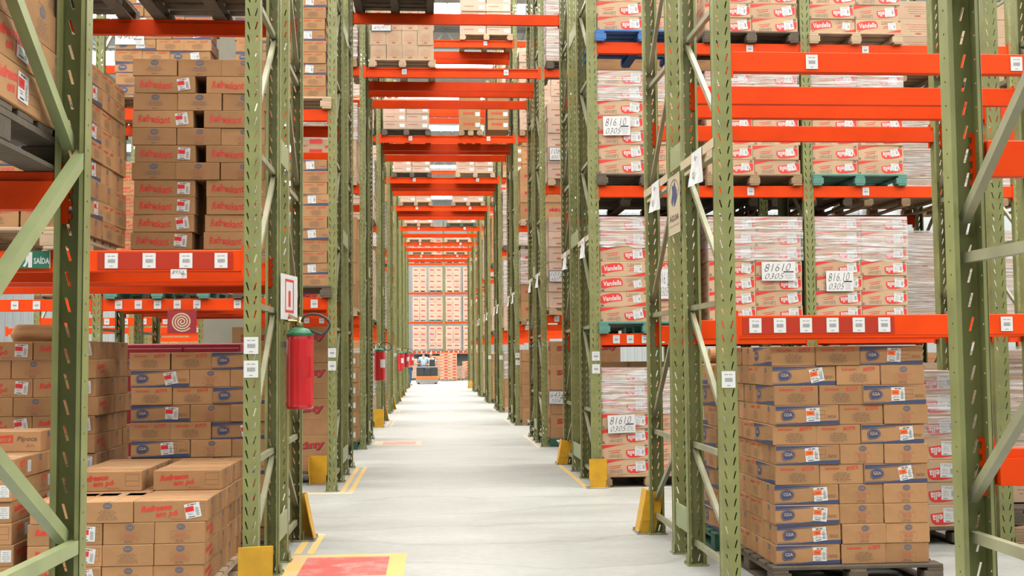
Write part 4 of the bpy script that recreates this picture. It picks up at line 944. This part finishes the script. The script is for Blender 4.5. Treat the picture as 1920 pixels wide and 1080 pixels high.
# company plate between the two frames
t = thing('company_sign', 'narrow cream company plate with blue emblem on the first right frame', 'sign', (XR-.012, 8.24, 2.30))
mb = MB(); mb.bbox(-.004, -.38, 0, 0, 0, .42, 'cream', .002); f = Face(mb, (-.0045, 0, 0), (0, -1, 0), (0, 0, 1), .001)
f.frame(.0, .0, .38, .42, .004, 'white')
for k in range(24):
    a0, a1 = math.radians(-30+k*9), math.radians(-30+(k+1)*9); f.poly([(.19+.15*math.cos(a0), .30+.09*math.sin(a0)), (.19+.15*math.cos(a1), .30+.09*math.sin(a1)), (.19+.143*math.cos(a1), .30+.084*math.sin(a1)), (.19+.143*math.cos(a0), .30+.084*math.sin(a0))], 'ink_dark')
f.poly([(.10, .24), (.14, .20), (.17, .25), (.20, .19), (.25, .22), (.30, .25), (.28, .31), (.24, .34), (.22, .38), (.18, .34), (.13, .36), (.14, .30)], 'blue')
f.text('ÁGUIA', .19, .12, .30, 'ink_dark', h=.055, bold=.01); f.text('Sistemas de Armazenagem', .19, .06, .30, 'grey_ink'); mb.build('sign_plate', t)
# ------------------------------------------------------------------ handwritten notes stuck to loads
def note(xa, ya, xb, yb, Y, l1, l2, label, border=None):
    x0, z1 = at(xa, ya, Y); x1, z0 = at(xb, yb, Y); w, h = x1-x0, z1-z0; mb = MB(); mb.box(0, 0, 0, w, .0015, h, 'white'); f = Face(mb, (0, 0, 0), (1, 0, 0), (0, 0, 1), .001)
    if border: f.frame(-.008, -.008, w+.008, h+.008, .012, border)
    f.up(); f.text(l1, w*.47, h*.70, w*.78, 'ink_dark', h=h*.40, shear=.35, bold=-.02, rot=.03); f.text(l2, w*.38, h*.24, w*.58, 'ink_dark', h=h*.30, shear=.4, bold=-.02, rot=.02)
    f.rect(w*.64, h*.44, w*.94, h*.50, 'ink_dark'); f.small(w*.8, h*.34, w*.28, 4, 'grey_ink', h*.08, h*.02); o = mb.build('handwritten_note', None, (x0, Y, z0)); o.rotation_euler = (0, math.radians(random.uniform(-2, 2)), 0); tag(o, label, 'note')
YN = Y2-.012
note(1140, 779, 1192, 812, YN, '81610', '0305', 'handwritten note on the right floor load beside the aisle')
note(1131, 218, 1182, 254, YN, '816.10', '0305', 'handwritten note on the grey-pallet upper load beside the aisle')
note(1428, 491, 1492, 526, YN, '81610', '0305', 'handwritten note on the middle lower load of the right rack')
note(1549, 508, 1601, 546, YN, '816.10', '0305', 'handwritten note on the right-hand lower load of the right rack')
note(1437, 222, 1488, 243, YN, '81610', '', 'handwritten note between orange beams on the middle upper load') if False else None
note(1234, 505, 1262, 560, YN, '816.10', '0305', 'handwritten note half hidden behind the second post, lower right load')
note(697, 34, 733, 58, Y3-.012, '2230.01', '4909', 'dark-framed handwritten note on the pale cartons above the aisle', 'bluegrey')
note(1029, 733, 1062, 757, Y3-.012, '6434', '3504', 'dark-framed handwritten note on the third row right floor cartons', 'bluegrey')
note(1030, 276, 1062, 300, Y3-.045, '1081', '4007', 'dark-framed handwritten note on the upper third row right load', 'bluegrey')
note(1030, 508, 1060, 528, Y3-.045, '1034', '4007', 'dark-framed handwritten note on the lower third row right load', 'bluegrey')
note(216, 62, 270, 84, YN, '4907', '', 'handwritten note on the distant upper left cartons')
note(320, 505, 350, 522, Y1-.004, '8956', '', 'small handwritten tag hanging under the left beam labels')
# ------------------------------------------------------------------ exit sign, spiral sign, red cabinet, pillar
x0, z1 = at(21, 470, Y1-.01); x1, z0 = at(94, 503, Y1-.01); w, h = x1-x0, z1-z0
mb = MB(); mb.box(0, 0, 0, w, .003, h, 'sign_green'); f = Face(mb, (0, 0, 0), (1, 0, 0), (0, 0, 1), .001); f.text('SAÍDA', w*.78, h*.46, w*.40, 'white', h=h*.42, bold=.02); f.rect(w*.985, 0, w, h, 'white')
f.rect(w*.44, h*.05, w*.54, h*.92, 'white'); f.poly([(w*.30, h*.12), (w*.38, h*.40), (w*.44, h*.38), (w*.36, h*.08)], 'white'); f.poly([(w*.36, h*.40), (w*.40, h*.72), (w*.44, h*.72), (w*.44, h*.36)], 'white'); f.poly([(w*.40+.012*math.cos(k), h*.82+.012*math.sin(k)) for k in range(6)], 'white')
f.poly([(w*.08, h*.5), (w*.16, h*.8), (w*.16, h*.6), (w*.27, h*.6), (w*.27, h*.4), (w*.16, h*.4), (w*.16, h*.2)], 'white')
tag(mb.build('exit_sign', None, (x0, Y1-.01, z0)), 'green and white exit sign on the left orange beam', 'sign')
x0, z1 = at(314, 583, 12.5); x1, z0 = at(368, 625, 12.5); w, h = x1-x0, z1-z0
mb = MB(); mb.box(0, 0, 0, w, .01, h, 'crimson'); f = Face(mb, (0, 0, 0), (1, 0, 0), (0, 0, 1), .001); N_ = 90; pr_ = None; R0 = h*.43
for k in range(N_+1):
    a = k/N_*2*pi*3.7+1.2; r = R0*(.06+.94*k/N_); c = (w*.5+r*math.cos(a)*1.05, h*.52+r*math.sin(a)); d_ = (math.cos(a)*.0075, math.sin(a)*.0075); cur = ((c[0]-d_[0], c[1]-d_[1]), (c[0]+d_[0], c[1]+d_[1]))
    if pr_: f.poly([pr_[0], pr_[1], cur[1], cur[0]], 'cream')
    pr_ = cur
mb.box(.0, .0, h, .01, .01, h+.04, 'truss'); mb.box(w-.01, .0, h, w, .01, h+.04, 'truss')
tag(mb.build('spiral_sign', None, (x0, 12.5, z0)), 'dark red square sign with a cream spiral under the second row beam', 'sign')
t = thing('red_cabinet', 'long dark red steel cabinet behind the left striped cartons', 'cabinet', (-2.60, 10.0, 0))
mb = MB(); mb.bbox(0, 0, 0, .98, .5, 1.57, 'crimson', .01); mb.build('cabinet_body', t)
for i in (0, 1): mb = MB(); mb.bbox(.02+i*.48, -.012, .08, .48+i*.48, 0, 1.53, 'crimson', .004); mb.build('door', t)
mb = MB(); mb.box(-3.3, 17.0, 0, -2.62, 17.7, CZ, 'concrete_wall'); struct(mb.build('wall_pillar'))
t = thing('hose_cabinet', 'small red alarm box on the concrete pillar at left', 'alarm box', (-2.74, 16.95, 1.62)); mb = MB(); mb.bbox(0, 0, 0, .12, .05, .22, 'crimson', .006); mb.build('housing', t); mb = MB(); mb.bbox(.025, -.006, .06, .095, 0, .15, 'white', .002); mb.build('call_panel', t)
# ------------------------------------------------------------------ people and the truck at the far end
def skinned(name, m, pts, edges, parent=None, sub=2):
    me = bpy.data.meshes.new(name); me.from_pydata([p[:3] for p in pts], edges, []); me.materials.append(MAT[m]); o = link(name, me, parent)
    k = o.modifiers.new('skin', 'SKIN'); k.use_smooth_shade = True
    for i, p in enumerate(pts): me.skin_vertices[0].data[i].radius = (p[3], p[4] if len(p) > 4 else p[3])
    me.skin_vertices[0].data[0].use_root = True; s = o.modifiers.new('sub', 'SUBSURF'); s.levels = s.render_levels = sub; return o
def person(x, y, z, rz, label, shirt, legs, sit=False, cap=None, armf=.35):
    """origin at the hips"""
    t = thing('person', label, 'person', (x, y, z), rz)
    P = [(0, 0, 0, .12, .10), (0, -.01, .18, .125, .095), (0, .0, .38, .15, .10), (0, .01, .50, .06, .06), (0, -.005, .58, .05, .05), (0, -.01, .68, .075, .09), (0, -.01, .76, .06, .075)]
    E_ = [(0, 1), (1, 2), (2, 3), (3, 4), (4, 5), (5, 6)]
    for s in (-1, 1):
        b = len(P); P += [(s*.19, 0, .44, .055), (s*.25, -.06, .20, .042), (s*.17, -armf, .14, .034), (s*.16, -armf-.08, .145, .03, .02)]; E_ += [(2, b), (b, b+1), (b+1, b+2), (b+2, b+3)]
        for q in range(4):   # fingers
            P.append((s*(.16+(q-1.5)*.017), -armf-.165+.008*abs(q-1.5), .135, .009)); E_.append((b+3, len(P)-1))
        P.append((s*.105, -armf-.11, .15, .010)); E_.append((b+3, len(P)-1))
        b = len(P)
        if sit: P += [(s*.10, -.02, -.05, .085), (s*.13, -.42, -.04, .062), (s*.13, -.44, -.44, .045), (s*.13, -.58, -.47, .04)]
        else: P += [(s*.09, 0, -.08, .085), (s*.11, -.02, -.48, .06), (s*.12, .03, -.88, .042), (s*.12, -.12, -.90, .04)]
        E_ += [(0, b), (b, b+1), (b+1, b+2), (b+2, b+3)]
    skinned('body', 'skin', P, E_, t)
    Q = [(0, 0, -.02, .135, .112), (0, -.01, .18, .14, .108), (0, 0, .39, .165, .112), (0, .01, .49, .075, .07)]; F_ = [(0, 1), (1, 2), (2, 3)]
    for s in (-1, 1): b = len(Q); Q += [(s*.20, 0, .44, .068), (s*.245, -.04, .27, .06)]; F_ += [(2, b), (b, b+1)]
    skinned('shirt', shirt, Q, F_, t)
    Q = [(0, 0, -.03, .13, .11)]; F_ = []
    for s in (-1, 1):
        b = len(Q); Q += ([(s*.10, -.03, -.06, .098), (s*.13, -.42, -.05, .075), (s*.13, -.44, -.38, .06)] if sit else [(s*.09, 0, -.10, .098), (s*.11, -.02, -.48, .074), (s*.12, .03, -.84, .058)]); F_ += [(0, b), (b, b+1), (b+1, b+2)]
    skinned('trousers', legs, Q, F_, t)
    skinned('cap' if cap else 'hair', cap or 'hair', [(0, .02, .70, .078, .08), (0, .005, .80, .07, .08)], [(0, 1)], t)
    mb = MB()
    for s in (-1, 1): mb.lathe([(.001, .70), (.012, .705), (.001, .712)], 'ink_dark', 8, (s*.03, -.095)); mb.lathe([(.006, .655), (.014, .675), (.006, .70)], 'skin', 6, (s*.082, 0))
    mb.lathe([(.014, .66), (.011, .675), (.004, .70)], 'skin', 8, (0, -.10)); mb.box(-.025, -.100, .632, .025, -.09, .638, 'skin_red'); mb.build('face', t)
t = thing('reach_truck', 'small orange and grey warehouse truck at the far end of the aisle', 'truck', (-.18, 60.6, 0))
mb = MB(); mb.bbox(-.58, 0, .06, .58, 1.3, .30, 'machine_grey', .02); mb.bbox(-.59, -.01, .24, .59, 1.25, .40, 'machine_orange', .02); mb.build('chassis', t)
for s in (-1, 1): mb = MB(); mb.bbox(s*.36-.20, .03, .42, s*.36+.20, .55, .86, 'machine_black', .02); mb.build('battery_cover', t)
mb = MB(); mb.bbox(-.13, .0, .42, .17, .5, .84, 'machine_black', .03); mb.build('seat_base', t)
mb = MB(); mb.bbox(.12, .35, .88, .42, .47, 1.30, 'machine_black', .04); mb.build('backrest', t)
mb = MB(); mb.bbox(-.58, .02, .86, .58, .06, .92, 'machine_grey', .01); mb.build('guard_rail', t)
for x in (-.4, .4): mb = MB(); mb.tube([(x, 1.28, .1), (x, 1.28, 1.35)], .03, 'machine_black', 8); mb.build('mast_post', t)
for x in (-.45, .45):
    mb = MB(); mb.tube([(x-.05, .25, .075), (x+.05, .25, .075)], .075, 'rubber', 16); mb.build('wheel', t)
person(-.37, 61.0, .93, pi, 'person in a light blue shirt sitting on the far warehouse truck', 'shirt', 'jeans', sit=True)
person(.02, 62.9, .86, 0, 'person in a white cap standing beyond the truck', 'shirt_white', 'jeans', cap='shirt_white')
person(-1.02, 58.0, .93, pi*.5, 'person in white shirt and blue jeans at the left far post', 'shirt_white', 'jeans')
